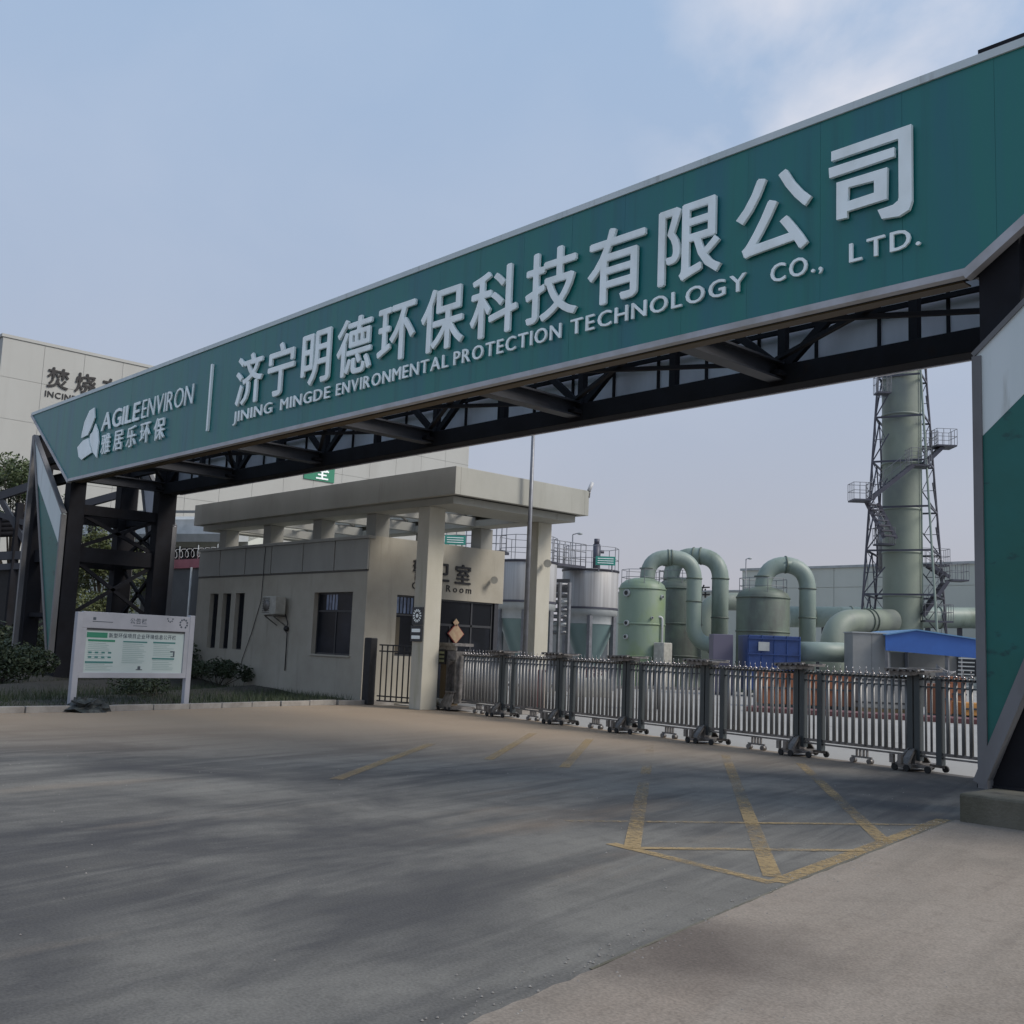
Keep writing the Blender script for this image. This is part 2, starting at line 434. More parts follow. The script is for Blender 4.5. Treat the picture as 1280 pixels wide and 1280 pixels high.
def ground_mat(name, base, alt, dust, streak_dark, spot=None):
    m = bpy.data.materials.new(name); m.use_nodes = True
    t = m.node_tree; b = t.nodes['Principled BSDF']
    b.inputs['Roughness'].default_value = 0.88
    b.inputs['Specular IOR Level'].default_value = 0.25
    c = N(t, 'ShaderNodeTexCoord')
    def noise(scale, st=(1, 1, 1), rot=0, detail=6, lo=0.35, hi=0.65, dist=0.0):
        # rotate the frame first, then stretch it along the rotated axis
        a = N(t, 'ShaderNodeMapping', vector_type='POINT'); a.inputs['Rotation'].default_value = (0, 0, rot)
        t.links.new(c.outputs['Object'], a.inputs[0])
        mp = N(t, 'ShaderNodeMapping'); mp.inputs['Scale'].default_value = st
        t.links.new(a.outputs[0], mp.inputs[0])
        n = N(t, 'ShaderNodeTexNoise', Scale=scale, Detail=float(detail), Roughness=0.6, Distortion=dist)
        t.links.new(mp.outputs[0], n.inputs[0])
        k = N(t, 'ShaderNodeMapRange'); k.inputs[1].default_value = lo; k.inputs[2].default_value = hi
        t.links.new(n.outputs['Fac'], k.inputs[0])
        return k.outputs[0]
    def mix(a, colr, f, mul=1.0):
        x = N(t, 'ShaderNodeMix', data_type='RGBA')
        if isinstance(a, tuple):
            x.inputs[6].default_value = (*a, 1)
        else:
            t.links.new(a, x.inputs[6])
        x.inputs[7].default_value = (*colr, 1)
        g = N(t, 'ShaderNodeMath', operation='MULTIPLY'); g.inputs[1].default_value = mul
        t.links.new(f, g.inputs[0]); t.links.new(g.outputs[0], x.inputs[0])
        return x.outputs[2]
    cur = mix(base, alt, noise(0.35, lo=0.35, hi=0.65, dist=0.4))
    # tyre-polished streaks running along the way the traffic turns in
    cur = mix(cur, streak_dark, noise(1.0, (0.10, 1.0, 1), R(-104), 6, 0.46, 0.66), 0.8)
    cur = mix(cur, streak_dark, noise(4.5, (0.05, 1.0, 1), R(-98), 5, 0.48, 0.70), 0.5)
    cur = mix(cur, alt, noise(3.0, (0.06, 1.0, 1), R(-106), 5, 0.50, 0.64), 0.7)
    cur = mix(cur, streak_dark, noise(0.22, (1, 1, 1), 0, 8, 0.46, 0.62, 0.8), 0.8)
    cur = mix(cur, alt, noise(0.8, (0.5, 1, 1), R(-100), 9, 0.50, 0.68, 0.3), 0.7)
    cur = mix(cur, tuple(v * .72 for v in base), noise(6.0, (1, 1, 1), 0, 10, 0.52, 0.72), 0.45)
    cur = mix(cur, dust, noise(0.5, (0.3, 1, 1), R(-100), 6, 0.56, 0.76), 0.45)
    # tan dust swept towards the gate and the kerb
    sp = N(t, 'ShaderNodeSeparateXYZ'); t.links.new(c.outputs['Object'], sp.inputs[0])
    ax = N(t, 'ShaderNodeMath', operation='MULTIPLY_ADD'); ax.inputs[1].default_value = -0.62; ax.inputs[2].default_value = 0
    t.links.new(sp.outputs[0], ax.inputs[0])
    ad = N(t, 'ShaderNodeMath', operation='MULTIPLY_ADD'); ad.inputs[1].default_value = 0.42
    t.links.new(sp.outputs[1], ad.inputs[0]); t.links.new(ax.outputs[0], ad.inputs[2])
    k = N(t, 'ShaderNodeMapRange'); k.inputs[1].default_value = 11.6; k.inputs[2].default_value = 16.6
    t.links.new(ad.outputs[0], k.inputs[0])
    cur = mix(cur, dust, k.outputs[0], 0.85)
    if spot:
        sx, sy, sr, scol = spot
        dm = N(t, 'ShaderNodeVectorMath', operation='DISTANCE'); dm.inputs[1].default_value = (sx, sy, 0)
        dd = N(t, 'ShaderNodeMapping'); t.links.new(c.outputs['Object'], dd.inputs[0])
        nn = N(t, 'ShaderNodeTexNoise', Scale=1.2, Detail=4.0); t.links.new(c.outputs['Object'], nn.inputs[0])
        aa = N(t, 'ShaderNodeVectorMath', operation='MULTIPLY_ADD'); aa.inputs[1].default_value = (1.2, 1.2, 0); 
        t.links.new(nn.outputs['Color'], aa.inputs[0]); t.links.new(c.outputs['Object'], aa.inputs[2])
        t.links.new(aa.outputs[0], dm.inputs[0])
        kk = N(t, 'ShaderNodeMapRange'); kk.inputs[1].default_value = sr; kk.inputs[2].default_value = sr * 0.25
        t.links.new(dm.outputs['Value'], kk.inputs[0])
        cur = mix(cur, scol, kk.outputs[0], 0.8)
    n = N(t, 'ShaderNodeTexNoise', Scale=55.0, Detail=4.0); t.links.new(c.outputs['Object'], n.inputs[0])
    k = N(t, 'ShaderNodeMapRange')
    for i, v in ((1, 0.3), (2, 0.7), (3, 0.80), (4, 1.18)):
        k.inputs[i].default_value = v
    t.links.new(n.outputs['Fac'], k.inputs[0])
    x = N(t, 'ShaderNodeMix', data_type='RGBA', blend_type='MULTIPLY'); x.inputs[0].default_value = 1
    t.links.new(cur, x.inputs[6]); t.links.new(k.outputs[0], x.inputs[7])
    t.links.new(x.outputs[2], b.inputs['Base Color'])
    bp = N(t, 'ShaderNodeBump', Strength=0.25, Distance=0.01); t.links.new(n.outputs['Fac'], bp.inputs['Height'])
    t.links.new(bp.outputs[0], b.inputs['Normal'])
    return m
ROAD = dict(base=(0.128, 0.122, 0.110), alt=(0.205, 0.196, 0.174), dust=(0.350, 0.268, 0.188), streak_dark=(0.058, 0.057, 0.059))
M['road'] = ground_mat('road', **ROAD)
M['apron'] = ground_mat('apron', (0.255, 0.212, 0.172), (0.290, 0.250, 0.208), (0.24, 0.20, 0.155), (0.195, 0.170, 0.142), spot=(-3.35, 5.9, 1.0, (0.105, 0.086, 0.074)))
M['yard'] = mat('yard', (0.350, 0.343, 0.322), 0.85, col2=(0.294, 0.284, 0.266), scale=0.25, lo=0.35, hi=0.7, col3=(0.189, 0.175, 0.161), sc3=0.9, lo3=0.58, hi3=0.8)

# worn yellow paint: the paint's own wear lets the road colour through
def worn(name, col, lo_=0.82, hi_=1.12, top=0.85):
    m = bpy.data.materials.new(name); m.use_nodes = True
    t = m.node_tree; b = t.nodes['Principled BSDF']; b.inputs['Roughness'].default_value = 0.8
    b.inputs['Specular IOR Level'].default_value = 0.25
    c = N(t, 'ShaderNodeTexCoord')
    n1 = N(t, 'ShaderNodeTexNoise', Scale=0.55, Detail=3.0); n2 = N(t, 'ShaderNodeTexNoise', Scale=14.0, Detail=6.0, Roughness=0.75)
    for n in (n1, n2):
        t.links.new(c.outputs['Object'], n.inputs[0])
    a = N(t, 'ShaderNodeMath', operation='ADD'); t.links.new(n1.outputs['Fac'], a.inputs[0]); t.links.new(n2.outputs['Fac'], a.inputs[1])
    # wear grows with the distance from the apron edge, where the traffic turns
    sp = N(t, 'ShaderNodeSeparateXYZ'); t.links.new(c.outputs['Object'], sp.inputs[0])
    w1 = N(t, 'ShaderNodeMath', operation='MULTIPLY_ADD'); w1.inputs[1].default_value = -0.022; w1.inputs[2].default_value = -0.16
    t.links.new(sp.outputs[0], w1.inputs[0])
    a2 = N(t, 'ShaderNodeMath', operation='ADD'); t.links.new(a.outputs[0], a2.inputs[0]); t.links.new(w1.outputs[0], a2.inputs[1])
    k = N(t, 'ShaderNodeMapRange')
    for i, v in ((1, lo_), (2, hi_), (3, top), (4, 0.0)):
        k.inputs[i].default_value = v
    t.links.new(a2.outputs[0], k.inputs[0])
    tr = N(t, 'ShaderNodeBsdfTransparent'); mx = N(t, 'ShaderNodeMixShader')
    b.inputs['Base Color'].default_value = (*col, 1)
    t.links.new(k.outputs[0], mx.inputs[0]); t.links.new(tr.outputs[0], mx.inputs[1]); t.links.new(b.outputs[0], mx.inputs[2])
    t.links.new(mx.outputs[0], t.nodes['Material Output'].inputs[0])
    return m
M['yellow'] = worn('yellow', (0.38, 0.275, 0.14))
M['yellow_faint'] = worn('yellow_faint', (0.40, 0.285, 0.14), 0.98, 1.45, 0.6)

# ------------------------------------------------------------------ lettering
_gc = {}
def glyph(ch, bold, ext=0.02):
    key = (ch, bold, ext)
    if key not in _gc:
        cu = bpy.data.curves.new('glyph', 'FONT')
        cu.body = ch; cu.size = 1.0; cu.offset = min(bold, 0.0); cu.extrude = ext; cu.resolution_u = 3
        o = bpy.data.objects.new('glyph', cu)
        COL.objects.link(o)
        dg = bpy.context.evaluated_depsgraph_get(); dg.update()
        me = bpy.data.meshes.new_from_object(o.evaluated_get(dg))
        v0 = [tuple(v.co) for v in me.vertices]; f0 = [tuple(p.vertices) for p in me.polygons]
        vs, fs = [], []
        for i_, (ox, oy) in enumerate(((0, 0), (-1, 0), (1, 0), (0, -.8), (0, .8)) if bold > 0 else ((0, 0),)):
            n0 = len(vs)
            vs += [(v[0] + ox * bold, v[1] + oy * bold, v[2] * (1 - .03 * i_)) for v in v0]
            fs += [tuple(k + n0 for k in f) for f in f0]
        bpy.data.objects.remove(o); bpy.data.curves.remove(cu); bpy.data.meshes.remove(me)
        _gc[key] = (vs, fs)
    return _gc[key]

def frame_front(X, Y, Z):      # writing on a wall that faces -Y
    return lambda x, y, z: (X + x, Y - z, Z + y)
def frame_right(X, Y, Z):      # writing on a wall that faces +X
    return lambda x, y, z: (X + z, Y + x, Z + y)

def text_row(s, fr, x0, x1, height, bold, depth, mat_, parent, name='letter', track=0.16, cap=0.73, shear=0.0, wscale=1.0, joined=None):
    """Latin letters spread evenly from x0 to x1, each its own part"""
    items = []; x = 0.0; sc_ = height / cap
    for ch in s:
        if ch == ' ':
            x += 0.34 * sc_ * wscale; continue
        vs, fs = glyph(ch, bold)
        mn = min(v[0] for v in vs); mx = max(v[0] for v in vs)
        items.append((x, vs, fs, mn)); x += (mx - mn) * sc_ * wscale + track * sc_
    tot = x - track * sc_; k = (x1 - x0) / tot
    for px, vs, fs, mn in items:
        b = joined or MB()
        zs = [v[2] for v in vs]; zr = max(zs) - min(zs)
        b.add([fr(x0 + px * k + (v[0] - mn) * sc_ * wscale * (k if joined is None else k) + shear * v[1] * sc_, v[1] * sc_, (v[2] - min(zs)) / zr * depth) for v in vs], fs)
        if joined is None:
            obj(name, b, mat_, parent)

def cjk(ch, fr, xc, yc, size, bold, depth, mat_, parent, name='character', wscale=1.0, joined=None):
    vs, fs = glyph(ch, bold)
    zs = [v[2] for v in vs]; zr = max(zs) - min(zs)
    x0 = min(v[0] for v in vs); x1 = max(v[0] for v in vs); y0 = min(v[1] for v in vs); y1 = max(v[1] for v in vs)
    k = size / 0.92
    b = joined or MB()
    b.add([fr(xc + (v[0] - (x0 + x1) / 2) * k * wscale, yc + (v[1] - (y0 + y1) / 2) * k, (v[2] - min(zs)) / zr * depth) for v in vs], fs)
    if joined is None:
        return obj(name, b, mat_, parent)

# ------------------------------------------------------------------ ground, road, yard, apron
def sheet(name, pts, z, m_, parent=None, sub=None):
    b = MB(); b.add([(p[0], p[1], z) for p in pts], [tuple(range(len(pts)))])
    if parent:
        return obj(name, b, m_, parent)
    return struct(name, b, m_)
sheet('ground', [(-1200, -900), (1200, -900), (1200, 1200), (-1200, 1200)], -0.020, M['earth'])
KERB = [(-20.0, -12.0), (-21.6, -3.0), (-22.45, 3.0), (-22.95, 7.0), (-23.2, 9.3), (-23.65, 11.6), (-24.35, 14.2), (-24.75, 16.2), (-24.85, 17.75)]
road = sheet('road', KERB + [(-24.85, 17.76), (-23.6, 19.0), (-4.0, 16.7), (60, 9), (60, -40), (-20.0, -40)][0:], 0.0, M['road'])
sheet('yard', [(-24.9, 18.9), (-23.6, 19.0), (-4.0, 16.7), (60, 9), (120, 60), (60, 160), (-90, 160), (-90, 60), (-44, 26.0), (-25.3, 23.2), (-25.2, 19.0)], -0.006, M['yard'])
A1, A2 = Vector((-5.57, 12.1)), Vector((-3.70, 2.9))
ap_edge = []
for p, q in (((-5.57, 12.1), (-4.68, 7.33)), ((-4.68, 7.33), (-4.07, 4.48)), ((-4.07, 4.48), (-3.45, 1.6)), ((-3.45, 1.6), (-3.0, -0.5))):
    for k in range(24):
        j = random.uniform(-.018, .018) * (0.6 if q[1] > 7 else 0.8)
        ap_edge.append((p[0] + (q[0] - p[0]) * k / 24 + j, p[1] + (q[1] - p[1]) * k / 24))
apron = sheet('apron', ap_edge + [(-3.0, -0.5), (-2.0, -8), (30, -8), (30, 12.1)], 0.005, M['apron'])
# joint between apron and road
b = MB()
for p, q in (((-5.57, 12.1), (-4.68, 7.33)), ((-4.68, 7.33), (-4.07, 4.48))):
    b.beam((p[0] - .012, p[1], 0.004), (q[0] - .012, q[1], 0.004), 0.02, 0.003)
o = obj('joint', b, M['plinth'], apron)

def line2(name, p, q, wd, parent=road, z=0.0045, m_='yellow'):
    p = Vector((p[0], p[1], 0)); q = Vector((q[0], q[1], 0))
    s = (q - p).normalized().cross(Vector((0, 0, 1))) * wd / 2
    b = MB(); b.add([(v.x, v.y, z) for v in (p - s, q - s, q + s, p + s)], [(0, 1, 2, 3)])
    return obj(name, b, M[m_], parent)
z = 0.0040
for p, q, wd in (((-5.66, 12.0), (-4.80, 7.36), 0.15),
                 ((-4.80, 7.30), (-6.6, 7.46), 0.13),
                 ((-4.93, 7.5), (-11.6, 16.1), 0.15), ((-5.29, 9.94), (-10.0, 16.0), 0.15),
                 ((-6.34, 7.45), (-13.3, 16.1), 0.15),
                 ((-5.52, 11.45), (-7.7, 8.0), 0.10), ((-5.13, 9.27), (-6.3, 7.5), 0.10)):
    line2('yellow_line', p, q, wd, z=z); z += 0.0006
for p, q, wd in (((-11.17, 11.55), (-14.6, 15.8), 0.16), ((-12.44, 11.19), (-16.0, 15.6), 0.16), ((-11.39, 7.71), (-14.83, 12.0), 0.16)):
    line2('yellow_line', p, q, wd, z=z, m_='yellow_faint'); z += 0.0006

# loose grit on the road, thickest along the kerb and the apron joint
grit = MB(); rnd = random.Random(77)
for _ in range(1500):
    kk = rnd.random()
    if kk < .45:
        y = rnd.uniform(4, 17.3); x = -22.7 - .16 * max(0, y - 7) + abs(rnd.gauss(0, .5))
    elif kk < .7:
        y = rnd.uniform(1.5, 11.8); x = -5.57 + (12.1 - y) * .19 + rnd.gauss(0, .12)
    else:
        x, y = rnd.uniform(-20, -1.5), rnd.uniform(1.5, 16)
    r_ = rnd.uniform(.003, .012); h_ = r_ * .8
    grit.add([(x - r_, y, .004), (x, y - r_ * .8, .004), (x + r_, y + r_ * .2, .004), (x, y + r_, .004), (x + r_ * .1, y, .004 + h_)], [(0, 1, 4), (1, 2, 4), (2, 3, 4), (3, 0, 4)])
tag(obj('grit', grit, M['kerb']), 'loose grit scattered over the road and along the kerb', 'grit', kind='stuff')

# kerb stones along the planting bed
kerb = MB(); acc = []
kb = bpy.data.objects.new('kerb', None); COL.objects.link(kb); kb['kind'] = 'structure'; kb['label'] = 'row of worn concrete kerb stones along the planting bed'
pts = [Vector((p[0], p[1], 0)) for p in KERB[1:]]
def along(pts, step):
    o = []; carry = 0.0
    for a, b_ in zip(pts, pts[1:]):
        L = (b_ - a).length; t = carry
        while t < L:
            o.append((a + (b_ - a) * (t / L), (b_ - a).normalized())); t += step
        carry = t - L
    return o
for p, dr in along(pts, 1.0):
    j = random.uniform(-0.012, 0.012)
    mb = MB(); mb.beam(p + dr * 0.012 + Vector((-0.07 + j, 0, 0.045)), p + dr * 0.988 + Vector((-0.07 + j, 0, 0.045)), 0.13, 0.17 + random.uniform(-.012, .012))
    obj('kerb_stone', mb, M['kerb'], kb, bevel=0.012)
# planting bed behind the kerb: uneven soil
b = MB()
bed = []
nx, ny = 16, 26
vs = []; fs = []
for j in range(ny):
    y = -3 + j * (20.6 / (ny - 1))
    kx = None
    for a, c_ in zip(KERB, KERB[1:]):
        if a[1] <= y <= c_[1]:
            kx = a[0] + (c_[0] - a[0]) * (y - a[1]) / (c_[1] - a[1])
    kx = kx if kx is not None else -24.8
    for i in range(nx):
        x = kx - 0.13 - i * 1.5
        h = 0.07 + (0.05 + 0.22 * min(1, i / 6)) * (0.5 + 0.5 * math.sin(x * 1.3 + y * 0.9)) * (0 if i == 0 else 1)
        vs.append((x, y, h))
for j in range(ny - 1):
    for i in range(nx - 1):
        a = j * nx + i
        fs.append((a, a + nx, a + nx + 1, a + 1))
b.add(vs, fs, True)
struct('planting_bed', b, M['soil'])

# ------------------------------------------------------------------ plants
def leaves(b, c, rad, n, size, rnd, hollow=0.35):
    for _ in range(n):
        while True:
            v = Vector((rnd.uniform(-1, 1), rnd.uniform(-1, 1), rnd.uniform(-1, 1)))
            if hollow < v.length < 1: break
        p = Vector(c) + Vector((v.x * rad[0], v.y * rad[1], v.z * rad[2]))
        if p.z < 0.1: continue
        a = Vector((rnd.gauss(0, 1), rnd.gauss(0, 1), rnd.gauss(0, .7))).normalized()
        s = a.cross(Vector((rnd.gauss(0, 1), rnd.gauss(0, 1), rnd.gauss(0, 1)))).normalized()
        L = size * rnd.uniform(.6, 1.3); W = L * 0.42
        b.add([p - a * L / 2, p + s * W / 2, p + a * L / 2, p - s * W / 2], [(0, 1, 2, 3)])
def plant(name, label, cat, base, clumps, m_, n, size, stem, group=None, seed=1):
    rnd = random.Random(seed)
    t = thing(name, label, cat, base, group)
    b = MB(); B = Vector(base)
    for dx, dy, dz, rx, rz in clumps:
        leaves(b, B + Vector((dx, dy, dz)), (rx, rx, rz), n, size, rnd)
    obj('foliage' if cat == 'shrub' else 'crown', b, m_, t)
    s = MB()
    if cat == 'shrub':
        for dx, dy, dz, rx, rz in clumps:
            s.tube(B + Vector((dx * 0.1, dy * 0.1, 0)), B + Vector((dx, dy, dz)), stem, 6, stem * 0.4)
        obj('stem', s, M['bark'], t)
    else:
        top = sum(c[2] for c in clumps) / len(clumps); fork = B + Vector((0, 0, top * .45))
        s.tube(B, fork, stem * 1.8, 8, stem * 1.2)
        obj('trunk', s, M['bark'], t)
        for dx, dy, dz, rx, rz in clumps:
            l_ = MB(); l_.tube(fork, B + Vector((dx, dy, dz)), stem * .6, 5, stem * 0.15); obj('limb', l_, M['bark'], t)
    return t
def clumps(seed, n, spread, h, r):
    rnd = random.Random(seed)
    return [(rnd.uniform(-spread, spread), rnd.uniform(-spread, spread), h * rnd.uniform(0.7, 1.12), r * rnd.uniform(.7, 1.2), r * rnd.uniform(.6, 1.0)) for _ in range(n)]

plant('tree', 'green tree rising above the steel rack at the far left edge', 'tree', at(4, 800, 62).xy.to_3d(), clumps(1, 14, 2.2, 10.0, 1.3), M['leaf'], 420, 0.28, 0.12, seed=2)
plant('tree', 'pale sunlit tree seen between the legs of the gantry, behind the diagonal brace', 'tree', at(125, 800, 48).xy.to_3d(), clumps(5, 14, 1.2, 5.3, 0.75), M['leaf_light'], 360, 0.2, 0.08, seed=3)
plant('tree', 'low light green tree behind the crossed braces just above the notice board', 'tree', at(112, 800, 44).xy.to_3d(), clumps(8, 12, 1.1, 2.7, 0.75), M['leaf_light'], 300, 0.17, 0.06, seed=4)
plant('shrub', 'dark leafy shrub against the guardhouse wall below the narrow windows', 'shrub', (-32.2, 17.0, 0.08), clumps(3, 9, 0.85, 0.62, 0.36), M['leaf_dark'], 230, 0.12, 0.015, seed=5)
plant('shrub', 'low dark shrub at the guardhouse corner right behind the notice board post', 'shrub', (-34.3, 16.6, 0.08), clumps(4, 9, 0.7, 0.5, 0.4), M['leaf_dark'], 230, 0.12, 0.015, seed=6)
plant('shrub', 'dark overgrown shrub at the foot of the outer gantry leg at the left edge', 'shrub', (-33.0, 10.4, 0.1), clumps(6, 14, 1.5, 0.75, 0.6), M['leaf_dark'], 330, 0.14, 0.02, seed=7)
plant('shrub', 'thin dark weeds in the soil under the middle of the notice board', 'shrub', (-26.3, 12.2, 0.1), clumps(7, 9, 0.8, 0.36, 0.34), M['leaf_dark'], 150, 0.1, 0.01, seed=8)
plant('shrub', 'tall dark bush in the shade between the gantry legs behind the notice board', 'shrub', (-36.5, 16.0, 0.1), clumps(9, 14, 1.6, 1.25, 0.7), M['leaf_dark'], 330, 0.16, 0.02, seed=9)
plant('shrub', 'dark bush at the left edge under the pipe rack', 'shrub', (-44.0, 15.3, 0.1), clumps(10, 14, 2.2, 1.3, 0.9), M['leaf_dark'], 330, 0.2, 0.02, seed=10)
# grass and weeds in the bed
b = MB(); rnd = random.Random(21)
for _ in range(15000):
    y = rnd.uniform(1, 17.4); x = -23.3 - 0.16 * max(0, y - 7) - abs(rnd.gauss(0, 5.0))
    if x < -42: continue
    hgt = rnd.uniform(0.05, 0.2) * (1.0 if x < -24.5 else 0.6); dx, dy = rnd.uniform(-.08, .08), rnd.uniform(-.08, .08)
    an = rnd.uniform(0, PI); wx, wy = math.cos(an) * .012, math.sin(an) * .012
    b.add([(x - wx, y - wy, 0.06), (x + wx, y + wy, 0.06), (x + dx, y + dy, 0.12 + hgt)], [(0, 1, 2)])
tag(obj('grass', b, M['leaf_dark']), 'thin dark grass and weeds over the soil behind the kerb', 'grass', kind='stuff')

# ------------------------------------------------------------------ the entrance gantry
XL, XR = -35.6, -5.6            # inner edges of the two legs
XC = (XL + XR) / 2
YF, YB = 12.8, 16.75            # front and rear faces
ZB, ZT = 6.66, 9.32             # bottom and top of the sign
G = thing('entrance_gantry', 'long dark green company sign spanning the entrance on a steel truss with two splayed legs', 'gantry', (XC, 14.7, 0))
def clip_poly(poly, x0, x1):
    def cut(ps, f, val):
        o = []
        for a, c in zip(ps, ps[1:] + ps[:1]):
            ia, ic = f(a[0], val), f(c[0], val)
            if ia: o.append(a)
            if ia != ic:
                t = (val - a[0]) / (c[0] - a[0]); o.append((val, a[1] + (c[1] - a[1]) * t))
        return o
    ps = cut(poly, lambda x, v: x >= v, x0)
    return cut(ps, lambda x, v: x <= v, x1) if ps else ps
sign_poly = [(-39.45, ZT), (XL + 0.22, ZB - .05), (XR - 0.06, ZB - .05), (-1.75, ZT)]
X = -39.45; k = 0
while X < -1.75:
    W_ = 1.22
    for face, yy, mm, nm in ((0, YF, 'sign_green', 'sign_panel'), (1, YB, 'sheet_back', 'rear_panel')):
        pp = clip_poly(sign_poly, X + 0.0015, min(X + W_ - 0.0015, -1.75))
        if len(pp) > 2:
            jy = random.uniform(-0.001, 0.001)
            b = MB(); b.prism([(x, yy + jy, zz) for x, zz in pp], (0, 0.05 if not face else -0.05, 0))
            obj(nm, b, M[mm], G)
    X += W_
# white trims round the sign
def trim(p, q, w_, y0=YF - 0.03, y1=YF + 0.11, m_='trim', name='trim'):
    """a folded strip lying in the sign plane from p to q"""
    p = Vector((p[0], 0, p[1])); q = Vector((q[0], 0, q[1])); a = (q - p).normalized(); s = Vector((-a.z, 0, a.x)) * w_ / 2
    b = MB(); b.prism([(v.x, y0, v.z) for v in (p - s, q - s, q + s, p + s)], (0, y1 - y0, 0))
    return obj(name, b, M[m_], G)
trim((-39.5, ZT + 0.05), (-1.7, ZT + 0.05), 0.11, m_='sign_white')
trim((XL + 0.25, ZB - 0.055), (XR + 0.0, ZB - 0.055), 0.095)
trim((-39.52, ZT + 0.02), (XL + 0.22, ZB - 0.10), 0.10, YF - .034, YF + .107)
trim((XR - 0.10, ZB - 0.095), (-1.68, ZT + 0.02), 0.12, YF - .034, YF + .107)
trim((-39.5, ZT + 0.05), (-1.7, ZT + 0.05), 0.12, YB - 0.1, YB + 0.04)
b = MB(); b.box((XL + 0.3, YF + 0.20, ZB - 0.105), (XR - 0.2, YF + 0.42, ZB - 0.085)); obj('soffit', b, M['brown'], G)
b = MB(); b.box((-5.55, 12.95, ZT + 0.20), (-4.85, 13.25, ZT + 0.27)); b.box((-5.25, 13.05, ZT + 0.0), (-5.15, 13.15, ZT + 0.20))
obj('roof_plate', b, M['steel'], G)

# steel frame
nodes = [XL + 5 * i for i in range(7)]
CY, RY = 13.22, 16.32
b = MB(); b.ibeam((XL - 3.4, CY, 6.86), (XR + 3.4, CY, 6.86), 0.26, 0.34); obj('chord', b, M['steel'], G)
b = MB(); b.box((XL - 0.5, RY - 0.22, 6.57), (XR + 3.4, RY + 0.2, 6.95)); obj('chord', b, M['steel'], G, bevel=0.01)
for yy in (CY, RY):
    b = MB(); b.beam((XL - 3.4, yy, 9.05), (XR + 3.4, yy, 9.05), 0.22, 0.22); obj('chord', b, M['steel'], G)
b = MB(); b.beam((XL - 0.4, RY + 0.24, 7.72), (XR + 2, RY + 0.24, 7.72), 0.08, 0.08); obj('rail', b, M['steel'], G)
for i, nx_ in enumerate(nodes):
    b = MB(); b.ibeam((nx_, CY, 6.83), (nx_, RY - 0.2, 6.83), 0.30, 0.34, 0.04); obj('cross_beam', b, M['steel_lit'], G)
    b = MB(); b.box((nx_ - .22, RY - 0.45, 6.72), (nx_ + .22, RY - 0.2, 6.80)); obj('gusset', b, M['steel'], G)
    for yy in (CY, RY):
        for xx in ((nx_, nx_ + 2.5) if i < 6 else (nx_,)):
            b = MB(); b.beam((xx, yy, 6.95), (xx, yy, 8.95), 0.15, 0.15); obj('truss_post', b, M['steel'], G)
        if i < 6:
            for p, q in (((nx_ + .1, yy, 7.0), (nx_ + 2.45, yy, 8.95)), ((nx_ + 4.9, yy, 7.0), (nx_ + 2.55, yy, 8.95))):
                b = MB(); b.beam(p, q, 0.12, 0.14); obj('truss_diagonal', b, M['steel'], G)
    if i < 6:
        for p, q, zz in (((nx_, CY), (nx_ + 5, RY - .2), 6.99), ((nx_ + 5, CY), (nx_, RY - .2), 7.07)):
            b = MB(); b.beam((p[0], p[1], zz), (q[0], q[1], zz), 0.09, 0.07); obj('plan_brace', b, M['steel'], G)
        b = MB(); b.beam((nx_ + 2.5, CY, 9.1), (nx_ + 2.5, RY, 9.1), 0.16, 0.16); obj('cross_beam', b, M['steel'], G)
# ribs on the back of the rear panels
X = -38.2
while X < -3:
    zlo = ZB if XL < X < XR else ZB + (abs(X - XC) - 15) * 0.66
    b = MB(); b.box((X - .025, YB - 0.10, max(zlo, 6.7)), (X + .025, YB - 0.053, ZT - 0.05)); obj('stiffener', b, M['steel'], G); X += 1.22

